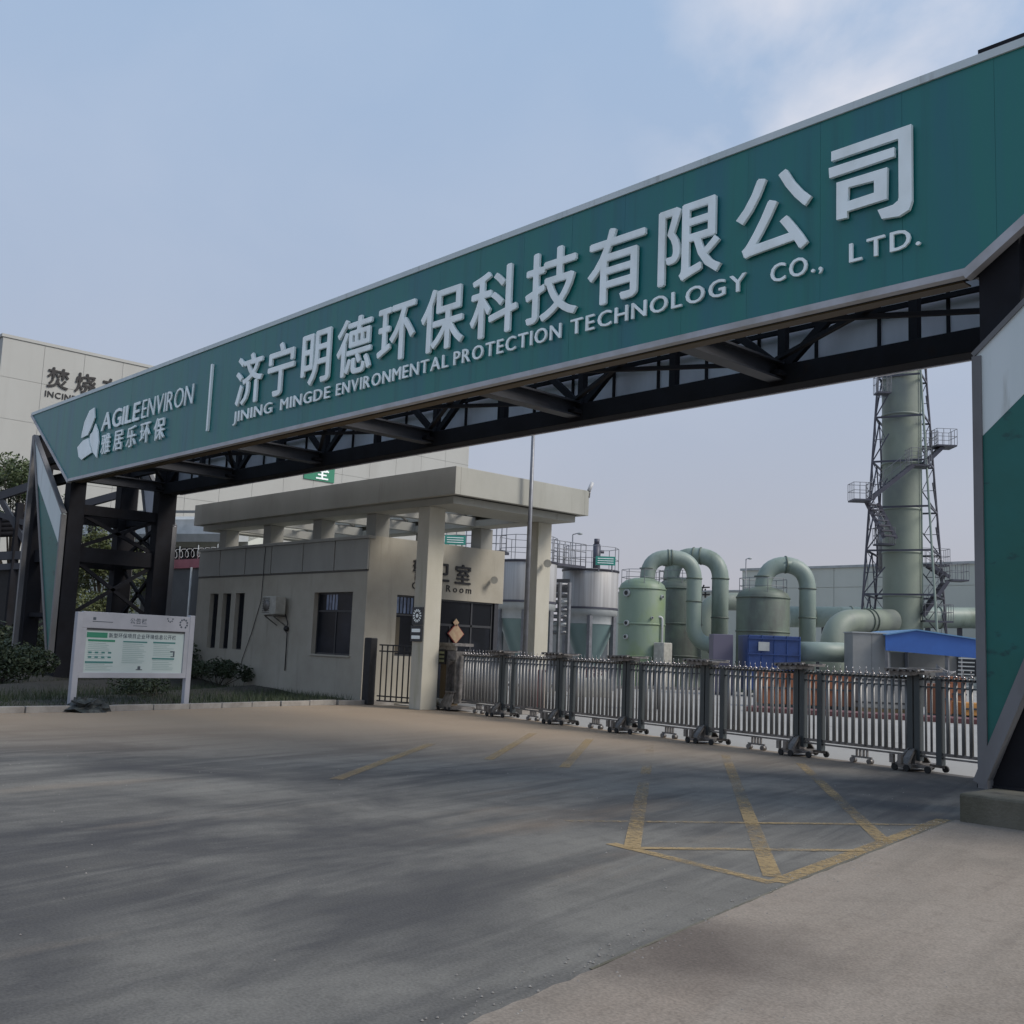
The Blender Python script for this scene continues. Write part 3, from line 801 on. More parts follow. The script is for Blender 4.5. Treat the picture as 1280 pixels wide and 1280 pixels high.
# legs: four box columns each, ties and braces, folded green and white cladding on the two faces
for s, xi in ((-1, XL), (1, XR)):
    xo = xi + s * 3.3
    for cx, cy in ((xi, 12.98), (xi, 16.05), (xo, 13.0), (xo, 16.05)):
        wx, wy = 0.5, (0.52 if cy < 14 else 0.65)
        b = MB(); x1 = cx + s * wx
        b.ibeam((cx + s * wx / 2, cy + wy / 2, 0.3 if s > 0 else 0.15), (cx + s * wx / 2, cy + wy / 2, 9.0 if cx == xi else 8.4), wx, wy, 0.035, upv=(0, 1, 0)) if False else b.box((cx, cy, 0.3 if s > 0 else 0.1), (x1, cy + wy, 9.0 if cx == xi else 8.6))
        obj('column', b, M['steel'], G, bevel=0.012)
        b = MB(); b.box((cx - s * .08, cy - .08, 0.3 if s > 0 else 0.08), (x1 + s * .08, cy + wy + .08, 0.34 if s > 0 else 0.12)); obj('base_plate', b, M['steel'], G)
    for zz, hh in ((4.25, 0.5), (5.75, 0.34), (2.2, 0.2), (7.6, 0.3)):
        for xx in (xi + s * .25, xo + s * .25):
            b = MB(); b.beam((xx, 13.5, zz), (xx, 16.05, zz), 0.24, hh); obj('tie', b, M['steel'], G)
        for yy in (13.25, 16.4):
            b = MB(); b.beam((xi + s * .5, yy, zz + 0.02), (xo, yy, zz + 0.02), 0.2, hh - 0.06); obj('tie', b, M['steel'], G)
    for z0, z1 in ((0.5, 2.1), (2.3, 4.0), (4.5, 5.6)):
        for a, c in ((z0, z1), (z1, z0)):
            b = MB(); b.beam((xi + s * .25, 13.5, a), (xi + s * .25, 16.05, c), 0.10, 0.12); obj('brace', b, M['steel'], G)
            b = MB(); b.beam((xi + s * .5, 16.4, a), (xo, 16.4, c), 0.10, 0.12); obj('brace', b, M['steel'], G)
    # cladding: apex at the bottom inner corner, tip at the outer top
    for yy, th in ((YF, 0.10), (YB, -0.10)):
        zb = 0.36 if s > 0 else 0.45
        tipx, tipz = xi + s * 3.45, 8.55
        inner = (xi, 5.52); apex = (xi + s * 0.0, zb); gb = (xi + s * 0.10, 4.5)
        # boundary between green and white runs parallel to the upper edge
        tslope = (tipz - 5.52) / 3.45
        lowx = (gb[0], gb[1])
        # lower edge: apex -> tip
        low = lambda t: (apex[0] + (tipx - apex[0]) * t, apex[1] + (tipz - 0.05 - apex[1]) * t)
        # where the green/white boundary meets the lower edge
        t_ = (gb[1] - apex[1]) / ((tipz - apex[1]) - tslope * 3.45 + 1e-6)
        t_ = min(max(t_, 0.2), 0.86)
        green = [(xi + s * 0.10, zb + 0.45), (xi + s * 0.10, 4.5), low(t_)]
        white = [(xi + s * 0.0, 4.2), (xi, 5.52), (tipx, tipz), low(t_), (xi + s * 0.10, 4.5), (xi + s * .1, 4.2)]
        b = MB(); b.prism([(x, yy, zz) for x, zz in green], (0, th, 0)); obj('leg_panel', b, M['leg_green'] if yy == YF else M['sheet_back'], G)
        b = MB(); b.prism([(x, yy - 0.004 * (1 if yy == YF else -1), zz) for x, zz in white], (0, th, 0)); obj('leg_panel', b, M['sign_white'] if yy == YF else M['sheet_back'], G)
        y0, y1 = (yy - 0.03, yy + 0.13) if yy == YF else (yy - 0.13, yy + 0.03)
        b = MB(); xa, xb = sorted((xi - s * 0.012, xi + s * 0.10)); b.box((xa, y0, zb - 0.05), (xb, y1, 5.5)); obj('leg_trim', b, M['leg_trim'], G)
        p = Vector((apex[0], 0, apex[1])); q = Vector((tipx, 0, tipz - 0.05)); a = (q - p).normalized(); n_ = Vector((-a.z, 0, a.x)) * 0.075
        b = MB(); b.prism([(v.x, y0 - .004, v.z) for v in (p - n_, q - n_, q + n_, p + n_)], (0, y1 - y0, 0)); obj('leg_trim', b, M['leg_trim'], G)
        p = Vector((xi, 0, 5.52)); q = Vector((tipx, 0, tipz)); a = (q - p).normalized(); n_ = Vector((-a.z, 0, a.x)) * 0.03
        b = MB(); b.prism([(v.x, y0 - .002, v.z) for v in (p - n_, q - n_, q + n_, p + n_)], (0, y1 - y0, 0)); obj('leg_trim', b, M['leg_trim'], G)
        # outer upright strip that closes the splayed end
        xa, xb = sorted((tipx + s * 0.0, tipx + s * 0.14)); b = MB(); b.box((xa, y0 + .005, zb - 0.2), (xb, y1, tipz)); obj('leg_trim', b, M['leg_trim'], G)

# ---- writing on the sign
SY = YF - 0.01
fr = frame_front(0, SY, 0)
chars = '济宁明德环保科技有限公司'
for i, ch in enumerate(chars):
    x = -23.66 + i * (16.72 / 11)
    wsc = 1.0
    if ch == '司':
        # this one has a square, open outline with a rounded foot
        b = MB()
        for pts_ in ([(-7.51, 8.77), (-6.34, 8.77), (-6.34, 7.71), (-6.38, 7.6), (-6.52, 7.55), (-6.76, 7.58), (-6.82, 7.72), (-6.6, 7.73), (-6.53, 7.77), (-6.52, 7.81), (-6.52, 8.63), (-7.51, 8.63)],
                     [(-7.55, 8.54), (-6.58, 8.53), (-6.58, 8.4), (-7.54, 8.39)]):
            b.prism([(px, SY - 0.075, pz) for px, pz in pts_], (0, 0.055, 0))
        o_ = [(-7.43, 8.29), (-6.68, 8.28), (-6.69, 7.84), (-7.27, 7.83), (-7.27, 7.74), (-7.43, 7.75)]
        i_ = [(-7.25, 8.17), (-6.87, 8.15), (-6.87, 7.98), (-7.26, 7.97)]
        for pts_ in ([o_[0], o_[1], i_[1], i_[0]], [o_[1], o_[2], i_[2], i_[1]], [o_[2], o_[3], i_[3], i_[2]], [o_[0], i_[0], i_[3], o_[3], o_[4], o_[5]]):
            b.prism([(px, SY - 0.075, pz) for px, pz in pts_], (0, 0.055, 0))
        obj('character', b, M['letter'], G)
        continue
    cjk(ch, frame_front(0, SY - 0.02, 0), x, 8.12, 1.27, 0.015, 0.055, M['letter'], G, wscale=0.98)
# English line, word by word so that the uneven spacing of the photograph is kept
for word, x0, x1 in (('JINING', -24.36, -22.47), ('MINGDE', -22.08, -19.97), ('ENVIRONMENTAL', -19.72, -15.83), ('PROTECTION', -15.66, -12.75),
                     ('TECHNOLOGY', -12.52, -8.92), ('CO.,', -8.5, -7.66), ('LTD.', -7.25, -6.24)):
    text_row(word, frame_front(0, SY - 0.02, 7.10), x0, x1, 0.28, 0.010, 0.035, M['letter'], G)
# logo block
text_row('AGILE', frame_front(0, SY - 0.02, 7.93), -32.88, -30.12, 0.58, 0.014, 0.035, M['letter'], G, track=0.08, shear=0.06)
text_row('ENVIRON', frame_front(0, SY - 0.02, 7.93), -29.95, -26.75, 0.60, -0.010, 0.03, M['letter'], G, track=0.12, shear=0.06)
for i, ch in enumerate('雅居乐环保'):
    cjk(ch, frame_front(0, SY - 0.02, 0), -32.4 + i * 0.94, 7.47, 0.64, 0.006, 0.05, M['letter'], G)
b = MB(); b.box((-25.78, SY - 0.06, 7.05), (-25.70, SY, 8.85)); obj('divider', b, M['letter'], G)
# three-lobed sail emblem
def blade(pts):
    b = MB(); b.prism([(x, SY - 0.05, z_) for x, z_ in pts], (0, 0.04, 0)); obj('emblem', b, M['letter'], G)
blade([(-33.6, 8.78), (-33.96, 8.73), (-34.3, 8.41), (-34.45, 8.0), (-34.46, 7.89), (-33.94, 7.93), (-33.71, 8.14), (-33.49, 8.44)])
blade([(-33.38, 8.23), (-33.11, 7.94), (-32.99, 7.6), (-33.03, 7.1), (-33.4, 7.33), (-33.74, 7.75), (-33.73, 7.92), (-33.55, 7.99)])
blade([(-33.87, 7.82), (-34.30, 7.79), (-34.72, 7.62), (-34.53, 7.29), (-34.26, 7.16), (-33.87, 7.24), (-33.47, 7.31)])

# the concrete footing of the right leg
t = MB(); t.box((-5.49, 12.0, -0.3), (-1.4, 17.2, 0.315))
tag(obj('concrete_plinth', t, M['plinth'], bevel=0.03), 'stained concrete footing under the right leg of the gantry', 'plinth')
t = MB(); t.box((-39.4, 12.6, -0.1), (-35.3, 17.2, 0.12))
tag(obj('concrete_plinth', t, M['plinth'], bevel=0.03), 'low concrete footing under the left leg of the gantry, half buried in the bed', 'plinth')

# ------------------------------------------------------------------ guardhouse
GX0, GX1, GY0, GY1 = -35.7, -25.3, 17.8, 23.1
H = thing('guardhouse', 'cream rendered guardhouse with a heavy flat canopy on square columns beside the gate', 'guardhouse', (-29, 20, 0))
TW = 0.24
def wallbox(a, b_, m_='cream', nm='wall', par=H, bev=0):
    b = MB(); b.box(a, b_); return obj(nm, b, M[m_], par, bevel=bev)
ops = [(-34.72, -34.12, 1.32, 3.2), (-33.80, -33.22, 1.32, 3.2), (-32.90, -32.30, 1.32, 3.2), (-28.03, -25.98, 1.32, 3.17)]
# front wall as one mesh with reveals
b = MB(); xs = GX0
for x0, x1, z0, z1 in ops:
    b.box((xs, GY0, 0), (x0, GY0 + TW, 3.76)); b.box((x0, GY0, 0), (x1, GY0 + TW, z0)); b.box((x0, GY0, z1), (x1, GY0 + TW, 3.76)); xs = x1
b.box((xs, GY0, 0), (GX1, GY0 + TW, 3.76)); b.box((GX0, GY0 + 0.03, 3.76), (GX1, GY0 + TW, 4.70))
obj('wall', b, M['cream'], H)
b = MB()
rops = [(18.9, 19.7, 1.37, 3.15), (20.15, 22.75, 0.0, 3.12)]
ys = GY0 + TW
for y0, y1, z0, z1 in rops:
    b.box((GX1 - TW, ys, 0), (GX1 - 0.003, y0, 4.8))
    if z0: b.box((GX1 - TW, y0, 0), (GX1 - 0.003, y1, z0))
    b.box((GX1 - TW, y0, z1), (GX1 - 0.003, y1, 4.8)); ys = y1
b.box((GX1 - TW, 22.75, 3.12), (GX1 - 0.003, GY1, 4.8)); b.box((GX1 - TW, GY0 + .03, 3.76), (GX1 - 0.003, GY0 + TW, 4.8))
obj('wall', b, M['cream'], H)
b = MB(); b.box((GX0, GY0 + TW, 0), (GX0 + TW, GY1, 4.8)); b.box((GX0 + TW, GY1 - TW, 0), (GX1 - TW, GY1, 4.8)); obj('wall', b, M['cream'], H)
b = MB(); b.box((GX0 + TW, GY0 + TW, 4.3), (GX1 - TW, GY1 - TW, 4.42)); obj('roof_deck', b, M['slab'], H)
# parapet facing panels with open joints
PX = [-35.72, -34.15, -32.38, -30.69, -28.78, -27.02, -25.28]
for a, c in zip(PX, PX[1:]):
    wallbox((a + .025, GY0 - .03, 3.81), (c - .025, GY0 + .028, 4.70), 'panel', 'parapet_panel', H, 0.008)
b = MB(); b.box((GX0 - .03, GY0 - .012, 3.755), (GX1 + .01, GY0 + .012, 3.795)); obj('joint_strip', b, M['dark_trim'], H)
b = MB(); b.box((GX0 - .06, GY0 - .07, 4.705), (GX1 + .04, GY0 + .2, 4.80)); obj('coping', b, M['panel'], H, bevel=0.01)
for a in PX[1:-1]:
    b = MB(); b.box((a - .012, GY0 + .004, 3.80), (a + .012, GY0 + .026, 4.70)); obj('joint_strip', b, M['dark_trim'], H)
# windows
for i, (x0, x1, z0, z1) in enumerate(ops):
    f_ = MB(); yy = GY0 + 0.15
    fwid = 0.035 if i < 3 else 0.05
    f_.box((x0, yy, z0), (x0 + fwid, yy + .05, z1)); f_.box((x1 - fwid, yy, z0), (x1, yy + .05, z1))
    f_.box((x0 + fwid, yy, z0), (x1 - fwid, yy + .05, z0 + fwid)); f_.box((x0 + fwid, yy, z1 - fwid), (x1 - fwid, yy + .05, z1))
    if i == 3:
        f_.box((x0 + fwid, yy, z1 - 0.58), (x1 - fwid, yy + .05, z1 - 0.53)); f_.box((x0 + 1.0, yy, z0 + fwid), (x0 + 1.05, yy + .05, z1 - .58))
    wn = obj('window', f_, M['frame'], H)
    g = MB(); g.box((x0 + fwid, yy + .02, z0 + fwid), (x1 - fwid, yy + .028, z1 - fwid)); obj('pane', g, M['glass'], wn)
    if i == 3:
        g = MB()
        for k in range(4): g.box((x0 + .45 + k * .16, yy + .012, z1 - .52), (x0 + .56 + k * .16, yy + .018, z1 - .06))
        obj('blind', g, M['glass_blue'], wn)
        s_ = MB(); s_.box((x0 - .05, GY0 - .05, z0 - .05), (x1 + .05, GY0 + .15, z0 - .002)); obj('sill', s_, M['cream'], wn)
for i, (y0, y1, z0, z1) in enumerate(rops):
    f_ = MB(); xx = GX1 - 0.14; q = 0.05
    f_.box((xx, y0, z0), (xx + .05, y0 + q, z1)); f_.box((xx, y1 - q, z0), (xx + .05, y1, z1)); f_.box((xx, y0 + q, z1 - q), (xx + .05, y1 - q, z1)); f_.box((xx, y0 + q, z0), (xx + .05, y1 - q, z0 + q))
    if i:
        f_.box((xx, y0 + q, 2.32), (xx + .05, y1 - q, 2.39)); f_.box((xx, 21.0, 0.05), (xx + .05, 21.06, 2.32)); f_.box((xx, 21.85, 0.05), (xx + .05, 21.91, 3.07))
    else:
        f_.box((xx, y0 + q, 2.55), (xx + .05, y1 - q, 2.6))
    wn = obj('window' if not i else 'glazed_door', f_, M['frame'], H)
    g = MB(); g.box((xx + .02, y0 + q, z0 + q), (xx + .028, y1 - q, z1 - q)); obj('pane', g, M['glass'], wn)
    if not i:
        g = MB()
        for k in range(5): g.box((xx + .032, y0 + .07 + k * .13, 2.62), (xx + .036, y0 + .155 + k * .13, 3.09))
        obj('blind', g, M['glass_blue'], wn)
        g = MB(); g.box((xx + .032, y0 + .06, 1.45), (xx + .036, y0 + .22, 2.5)); obj('curtain', g, M['curtain'], wn)
    else:
        g = MB(); g.tube((xx + .09, 21.78, .95), (xx + .09, 21.78, 1.3), .012); obj('handle', g, M['chrome'], wn)
# steel post at the open end of the glazing
b = MB(); b.box((GX1 - .2, 22.78, 0), (GX1 - .03, 22.95, 3.12)); obj('post', b, M['steel_lit'], H)
# columns
for x0, y0, z0 in ((-23.13, 17.85, 0), (-23.0, 21.85, 0)):
    b = MB(); b.box((x0, y0, z0), (x0 + .5, y0 + .55, 5.46)); obj('column', b, M['column'], H, bevel=0.015)
for x0 in (-34.8, -31.76, -28.72, -25.84):
    for y0 in (18.03, 22.1):
        b = MB(); b.box((x0, y0, 4.42), (x0 + .48, y0 + .5, 5.46)); obj('column', b, M['panel'], H, bevel=0.012)
# canopy: fascia ring, lower band, open grid of beams with sheeting in between
SX0, SX1, SY0, SY1 = -36.0, -21.3, 17.6, 22.7
b = MB()
b.box((SX0, SY0, 5.66), (SX1, SY0 + .18, 6.40)); b.box((SX0, SY1 - .18, 5.66), (SX1, SY1, 6.40))
b.box((SX0, SY0 + .18, 5.66), (SX0 + .18, SY1 - .18, 6.40)); b.box((SX1 - .18, SY0 + .18, 5.66), (SX1, SY1 - .18, 6.40))
obj('canopy_fascia', b, M['slab'], H, bevel=0.008)
b = MB()
for o0, o1, z0, z1 in ((0.32, 0.95, 5.46, 5.66),):
    b.box((SX0 + o0, SY0 + o0 - .1, z0), (SX1 - o0, SY0 + o1, z1)); b.box((SX0 + o0, SY1 - o1, z0), (SX1 - o0, SY1 - o0 + .1, z1))
    b.box((SX0 + o0, SY0 + o1, z0), (SX0 + o1, SY1 - o1, z1)); b.box((SX1 - 1.9, SY0 + o1, z0), (SX1 - o0, SY1 - o1, z1))
obj('canopy_soffit', b, M['slab'], H, bevel=0.008)
b = MB(); b.box((SX0 + .18, SY0 + .18, 5.80), (SX1 - .18, SY0 + 1.0, 5.9)); b.box((SX0 + .18, SY1 - 1.0, 5.80), (SX1 - .18, SY1 - .18, 5.9)); b.box((SX1 - 2.2, SY0 + 1.0, 5.8), (SX1 - .18, SY1 - 1.0, 5.9))
obj('canopy_deck', b, M['slab'], H)
for i in range(4):
    x = -34.56 + i * 3.06
    b = MB(); b.box((x - .12, SY0 + .95, 5.47), (x + .12, SY1 - .95, 5.75)); obj('canopy_beam', b, M['panel'], H)
for i in range(8):
    x0 = SX0 + 1.0 + i * 1.55
    for dxx in (1.55, -1.55):
        xa = x0 if dxx > 0 else x0 + 1.55
        b = MB(); b.beam((xa, SY0 + .95, 5.86), (xa + dxx, 20.15, 5.86), .06, .06); b.beam((xa + dxx, 20.15, 5.86), (xa, SY1 - .95, 5.86), .06, .06)
        obj('roof_grid_bar', b, M['dark_trim'], H)
b = MB(); b.box((SX0 + 1.0, 20.1, 5.83), (SX1 - 2.2, 20.2, 5.9)); obj('roof_grid_bar', b, M['dark_trim'], H)
# lettering on the gate-side wall
RX = GX1 - 0.003
for ch, yc in (('警', 19.74), ('卫', 20.50), ('室', 21.37)):
    cjk(ch, frame_right(RX, 0, 0), yc, 3.93, 0.60, 0.018, 0.04, M['black_letter'], H, wscale=1.05)
text_row('Guard Room', frame_right(RX, 0, 3.36), 19.42, 21.74, 0.215, 0.003, 0.02, M['black_letter'], H, track=0.30)

# loose cable down the front wall
b = MB(); b.sweep([(-31.05, 17.75, 4.7), (-31.07, 17.735, 4.2), (-31.1, 17.76, 3.75), (-31.15, 17.765, 2.9), (-31.6, 17.765, 1.9), (-32.1, 17.76, 1.0), (-32.2, 17.75, 0.35)], 0.012, 6)
tag(obj('cable', b, M['black']), 'thin loose cable hanging down the front wall of the guardhouse', 'cable')
# air conditioner
t = thing('air_conditioner', 'small off-white air conditioner unit on brackets on the front wall between the windows', 'air conditioner', (-29.8, 17.7, 2.4))
b = MB(); b.box((-30.25, 17.30, 2.48), (-29.42, 17.66, 3.04)); obj('casing', b, M['ac_white'], t, bevel=0.015)
b = MB()
for k in range(9): b.box((-30.22 + .0, 17.29, 2.53 + k * .055), (-29.78, 17.298, 2.555 + k * .055))
obj('louvre', b, M['dark_trim'], t)
b = MB(); b.lathe((0, 0, 0), [(.19, 0), (.19, .02), (.02, .025)], 20)
b.v = [(-29.98 + v[0], 17.30 - v[2] * .5, 2.76 + v[1]) for v in b.v]; obj('fan_grille', b, M['cast'], t)
for xx in (-30.1, -29.6):
    b = MB(); b.box((xx - .02, 17.32, 2.42), (xx + .02, 17.8, 2.46)); b.beam((xx, 17.35, 2.42), (xx, 17.79, 2.15), .03, .03); obj('bracket', b, M['cast'], t)
b = MB(); b.sweep([(-29.5, 17.72, 2.5), (-29.35, 17.74, 2.2), (-29.5, 17.74, 2.0), (-29.38, 17.75, 1.9), (-29.38, 17.76, 0.75)], .018, 6); obj('pipe', b, M['black'], t)
b = MB(); b.ball((-29.42, 17.73, 2.05), .09, 6); obj('pipe_coil', b, M['black'], t)
# wall horns and camera
def horn(loc, label, dirv):
    t = thing('horn_speaker', label, 'loudspeaker', loc)
    L = Vector(loc); dv = Vector(dirv)
    b = MB(); b.tube(L + dv * .05, L + dv * .14, .05, 12, .115); b.tube(L + dv * .14, L + dv * .155, .115, 12, .12); obj('bell', b, M['ac_white'], t)
    b = MB(); b.tube(L - dv * .12, L + dv * .06, .06, 10); b.beam(L - Vector((0, 0, .12)), L, .03); obj('driver', b, M['cast'], t)
horn((-25.12, 22.5, 3.85), 'small grey horn speaker on the wall right of the black guard room letters', (0.8, -0.55, -0.15))
horn((-22.3, 22.05, 4.25), 'round horn speaker on the gate-side column below the canopy', (0.75, -0.6, -0.15))
t = thing('camera', 'small white security camera standing up from the far canopy corner', 'camera', (-21.4, 22.6, 6.4))
b = MB(); b.tube((-21.4, 22.6, 6.3), (-21.28, 22.72, 6.22), .02, 6); b.tube((-21.3, 22.7, 6.2), (-21.3, 22.75, 6.45), .02, 6); obj('bracket', b, M['cast'], t)
b = MB(); b.tube((-21.32, 22.7, 6.40), (-21.3, 22.82, 6.66), .055, 8); obj('housing', b, M['white_paint'], t)
# plaques on the front column
t = thing('column_plaque', 'dark square plaque with a pale gear emblem on the front column', 'plaque', (-22.78, 17.82, 2.5))
b = MB(); b.box((-23.13, 17.81, 2.25), (-22.68, 17.846, 2.72)); obj('plate', b, M['frame'], t)
b = MB()
for k in range(14):
    an = 2 * PI * k / 14; b.prism([(-22.90 + math.cos(an + da) * rr, 17.80, 2.49 + math.sin(an + da) * rr) for da, rr in ((-.14, .11), (.14, .11), (.11, .18), (-.11, .18))], (0, .008, 0))
obj('emblem', b, M['letter'], t)
b = MB(); b.prism([(-22.90 + math.cos(2 * PI * k / 16) * .055, 17.80, 2.49 + math.sin(2 * PI * k / 16) * .055) for k in range(16)], (0, .008, 0)); obj('emblem_centre', b, M['letter'], t)
t = thing('column_plaque', 'lower dark plaque with two rows of pale writing on the front column', 'plaque', (-22.78, 17.82, 2.1))
b = MB(); b.box((-23.16, 17.81, 1.80), (-22.68, 17.846, 2.23)); obj('plate', b, M['frame'], t)
b = MB(); b.box((-23.10, 17.80, 2.05), (-22.74, 17.808, 2.14)); b.box((-23.10, 17.80, 1.87), (-22.74, 17.808, 1.96)); obj('lettering_band', b, M['letter'], t)
# paper diamond on the glazed door
t = thing('paper_ornament', 'gold and red diamond paper ornament hanging on the glazed guardhouse door', 'ornament', (-25.30, 21.15, 2.15))
def diamond(c, r, dx, m_, nm):
    b = MB(); y, z_ = c; b.prism([(-25.34 + dx, y - r, z_), (-25.34 + dx, y, z_ - r), (-25.34 + dx, y + r, z_), (-25.34 + dx, y, z_ + r)], (.012, 0, 0)); obj(nm, b, M[m_], t)
diamond((21.24, 2.10), .30, 0, 'fu', 'face'); diamond((21.24, 2.10), .335, -.014, 'fu_red', 'backing'); diamond((21.22, 2.44), .12, .0, 'fu', 'knot'); diamond((21.24, 1.72), .07, .0, 'fu', 'tassel')

# ------------------------------------------------------------------ flagpole
t = thing('flagpole', 'tall thin steel flagpole standing behind the gate in front of the canopy edge', 'pole', (-21.05, 20.1, 0))
b = MB(); b.tube((-21.05, 20.1, 0), (-21.05, 20.1, 9.4), .075, 12, .045); obj('pole', b, M['galv'], t)
b = MB(); b.ball((-21.05, 20.1, 9.45), .08); obj('finial', b, M['galv'], t)
b = MB(); b.box((-21.35, 19.8, 0), (-20.75, 20.4, .12)); obj('base', b, M['kerb'], t)

# ------------------------------------------------------------------ retractable gate
gd = Vector((0.9921, -0.1257, 0)).normalized(); gn = Vector((gd.y, -gd.x, 0))   # gn points to the camera side
GT = thing('retractable_gate', 'long stainless steel retractable gate closed across the entrance', 'gate', (-20.2, 18.56, 0))
def gm(mb):                    # local gate coordinates (along, towards camera, up) -> shared mesh
    me = bpy.data.meshes.new('gate_part')
    me.from_pydata([tuple(gd * v[0] + gn * v[1] + Vector((0, 0, v[2]))) for v in mb.v], [], mb.f)
    me.polygons.foreach_set('use_smooth', mb.sm); me.update(); return me
def gp(name, me, mt, s_, zz=0.0, n_=0.0):
    if not me.materials: me.materials.append(M[mt])
    o = link(name, me, GT, gd * s_ + gn * n_ + Vector((0, 0, zz))); return o
pb = MB(); pb.box((-.05, -.055, .16), (.05, .055, 1.56)); pm = gm(pb)
pb = MB(); pb.tube((0, 0, .30), (0, 0, 1.46), .034, 8); barm = gm(pb)
pb = MB(); pb.tube((0, 0, .30), (0, 0, 1.46), .020, 6); thinm = gm(pb)
pb = MB(); pb.tube((0, 0, 0), (0, 0, .03), .034, 8); pb.tube((0, 0, .03), (0, 0, .125), .010, 6, .002); spikem = gm(pb)
pb = MB(); pb.box((-.33, -.24, .0), (.36, .24, .03)); pb.box((-.30, -.26, -.06), (.1, .26, 0.0)); pb.box((-.34, -.34, .035), (.3, -.24, .055)); pb.box((-.34, .24, .035), (.3, .34, .055))
for k in range(6): pb.tube((-.3 + k * .12, .30, .02), (-.3 + k * .12, .36, .02), .022, 6)
capm = gm(pb)
pb = MB(); pb.prism([(-.16, .34, .05), (.10, .34, .05), (.06, .10, .32), (-.10, .10, .32)], (0, .03, 0)); pb.prism([(-.16, -.34, .05), (.10, -.34, .05), (.06, -.10, .32), (-.10, -.10, .32)], (0, -.03, 0))
pb.box((-.2, -.36, .05), (.16, .36, .12)); pb.box((-.06, -.1, .1), (.06, .1, .34)); 
pb.beam((-.12, .36, .08), (-.06, .08, .34), .03, .05); pb.beam((.08, .36, .08), (.04, .08, .34), .03, .05); pb.beam((.1, .2, .09), (.42, .2, .09), .06, .05); pb.beam((.1, -.2, .09), (.42, -.2, .09), .06, .05); pb.box((-.2, .36, .12), (-.13, .42, .26)); pb.box((-.05, .36, .12), (.02, .42, .26))
footm = gm(pb)
FW = ((-.14, .36), (.08, .36), (-.1, -.36), (.06, -.36), (.38, .24), (.42, -.2))
pb = MB(); pb.tube((0, -.02, .055), (0, .02, .055), .055, 10); wheelm = gm(pb)
pb = MB(); pb.box((-.2, -.02, .09), (.2, .02, .12)); 
for x in (-.1, -.03, .04, .11): pb.box((x - .012, -.02, .12), (x + .012, .02, .24))
pb.tube((-.17, -.05, .045), (-.17, .05, .045), .045, 10); pb.tube((.17, -.05, .045), (.17, .05, .045), .045, 10); casterm = gm(pb)
SP = 2.353
NSEC = 8
def rail(name, s0, s1, z0, r_, mt, wob=0):
    pb = MB(); pb.beam((s0, 0, z0), (s1, 0, z0), r_ * 2, r_ * 1.6); return gp(name, gm(pb), mt, 0)
def beads(s0, s1, z0):
    pb = MB(); s_ = s0
    while s_ < s1: pb.ball((s_, .05, z0), .026, 4); pb.ball((s_ + .045, -.02, z0 + .03), .02, 4); s_ += .085
    o = gp('bead_row', gm(pb), 'cast', 0); o['kind'] = 'stuff'; return o
for k in range(-1, NSEC):
    s0 = k * SP
    L = SP
    if k >= 0:
        gp('post', pm, 'gate_dark', s0 - .06); gp('post', pm, 'gate_dark', s0 + .07)
        pbx = gp('hood', capm, 'cast', s0, 1.60); pbx.rotation_euler = (random.uniform(-.03, .03), random.uniform(-.04, .04), random.uniform(-.06, .06))
        gp('foot', footm, 'cast', s0); [gp('wheel', wheelm, 'rubber', s0 + x, 0, y) for x, y in FW]
        gp('thin_bar', thinm, 'gate_metal', s0 + .20); gp('thin_bar', thinm, 'gate_metal', s0 + .30)
        gp('inner_post', pm, 'gate_dark', s0 + .46, -.03)
        a0 = s0 + .60
    else:
        a0 = s0 + .55
    a1 = s0 + SP - .14
    n = 13
    for i in range(n):
        s_ = a0 + (a1 - a0) * i / (n - 1)
        s_ += random.uniform(-.007, .007); o = gp('bar', barm, 'gate_metal', s_, 0, random.uniform(-.006, .006)); o.rotation_euler = (random.uniform(-.006, .006), random.uniform(-.004, .004), 0); gp('spike', spikem, 'chrome', s_, 1.53 + random.uniform(-.012, .006))
    for zz, r_ in ((1.485, .028), (1.36, .016), (.30, .03), (.24, .018)):
        rail('rail', s0 + (.12 if k >= 0 else .5), s0 + SP - .12, zz, r_, 'cast' if zz < 1 else 'gate_dark')
    beads(s0 + (.14 if k >= 0 else .5), s0 + SP - .14, 1.50)
    gp('caster', casterm, 'cast', s0 + SP * .56, 0.0, .0)
# drive unit at the guardhouse end
s0 = -SP
pb = MB(); pb.box((-.30, -.22, .12), (-.05, .22, 1.22)); gp('drive_cabinet', gm(pb), 'brown', s0)
pb = MB(); pb.box((-.36, -.24, 1.22), (-.05, .26, 1.62)); gp('display_case', gm(pb), 'black', s0)
pb = MB()
for k in range(3): pb.box((-.33, .262, 1.28 + k * .11), (-.08, .268, 1.34 + k * .11))
gp('display_line', gm(pb), 'led_yellow', s0)
pb = MB(); pb.box((-.05, -.2, .2), (.0, .2, 1.58)); pb.box((.0, -.03, .32), (.38, .03, 1.3)); pb.box((.38, -.2, .2), (.43, .2, 1.58)); pb.box((0, -.16, 1.30), (.38, -.12, 1.34)); pb.box((0, .12, 1.30), (.38, .16, 1.36)); gp('frame', gm(pb), 'cast', s0)
pb = MB(); pb.box((-.42, -.3, 1.72), (.5, .3, 1.78)); pb.box((-.46, -.33, 1.78), (.44, .33, 1.80)); pb.box((-.4, .2, 1.60), (.46, .24, 1.72)); pb.beam((-.48, .3, 1.66), (-.3, .3, 1.75), .04); gp('hood', gm(pb), 'cast', s0)
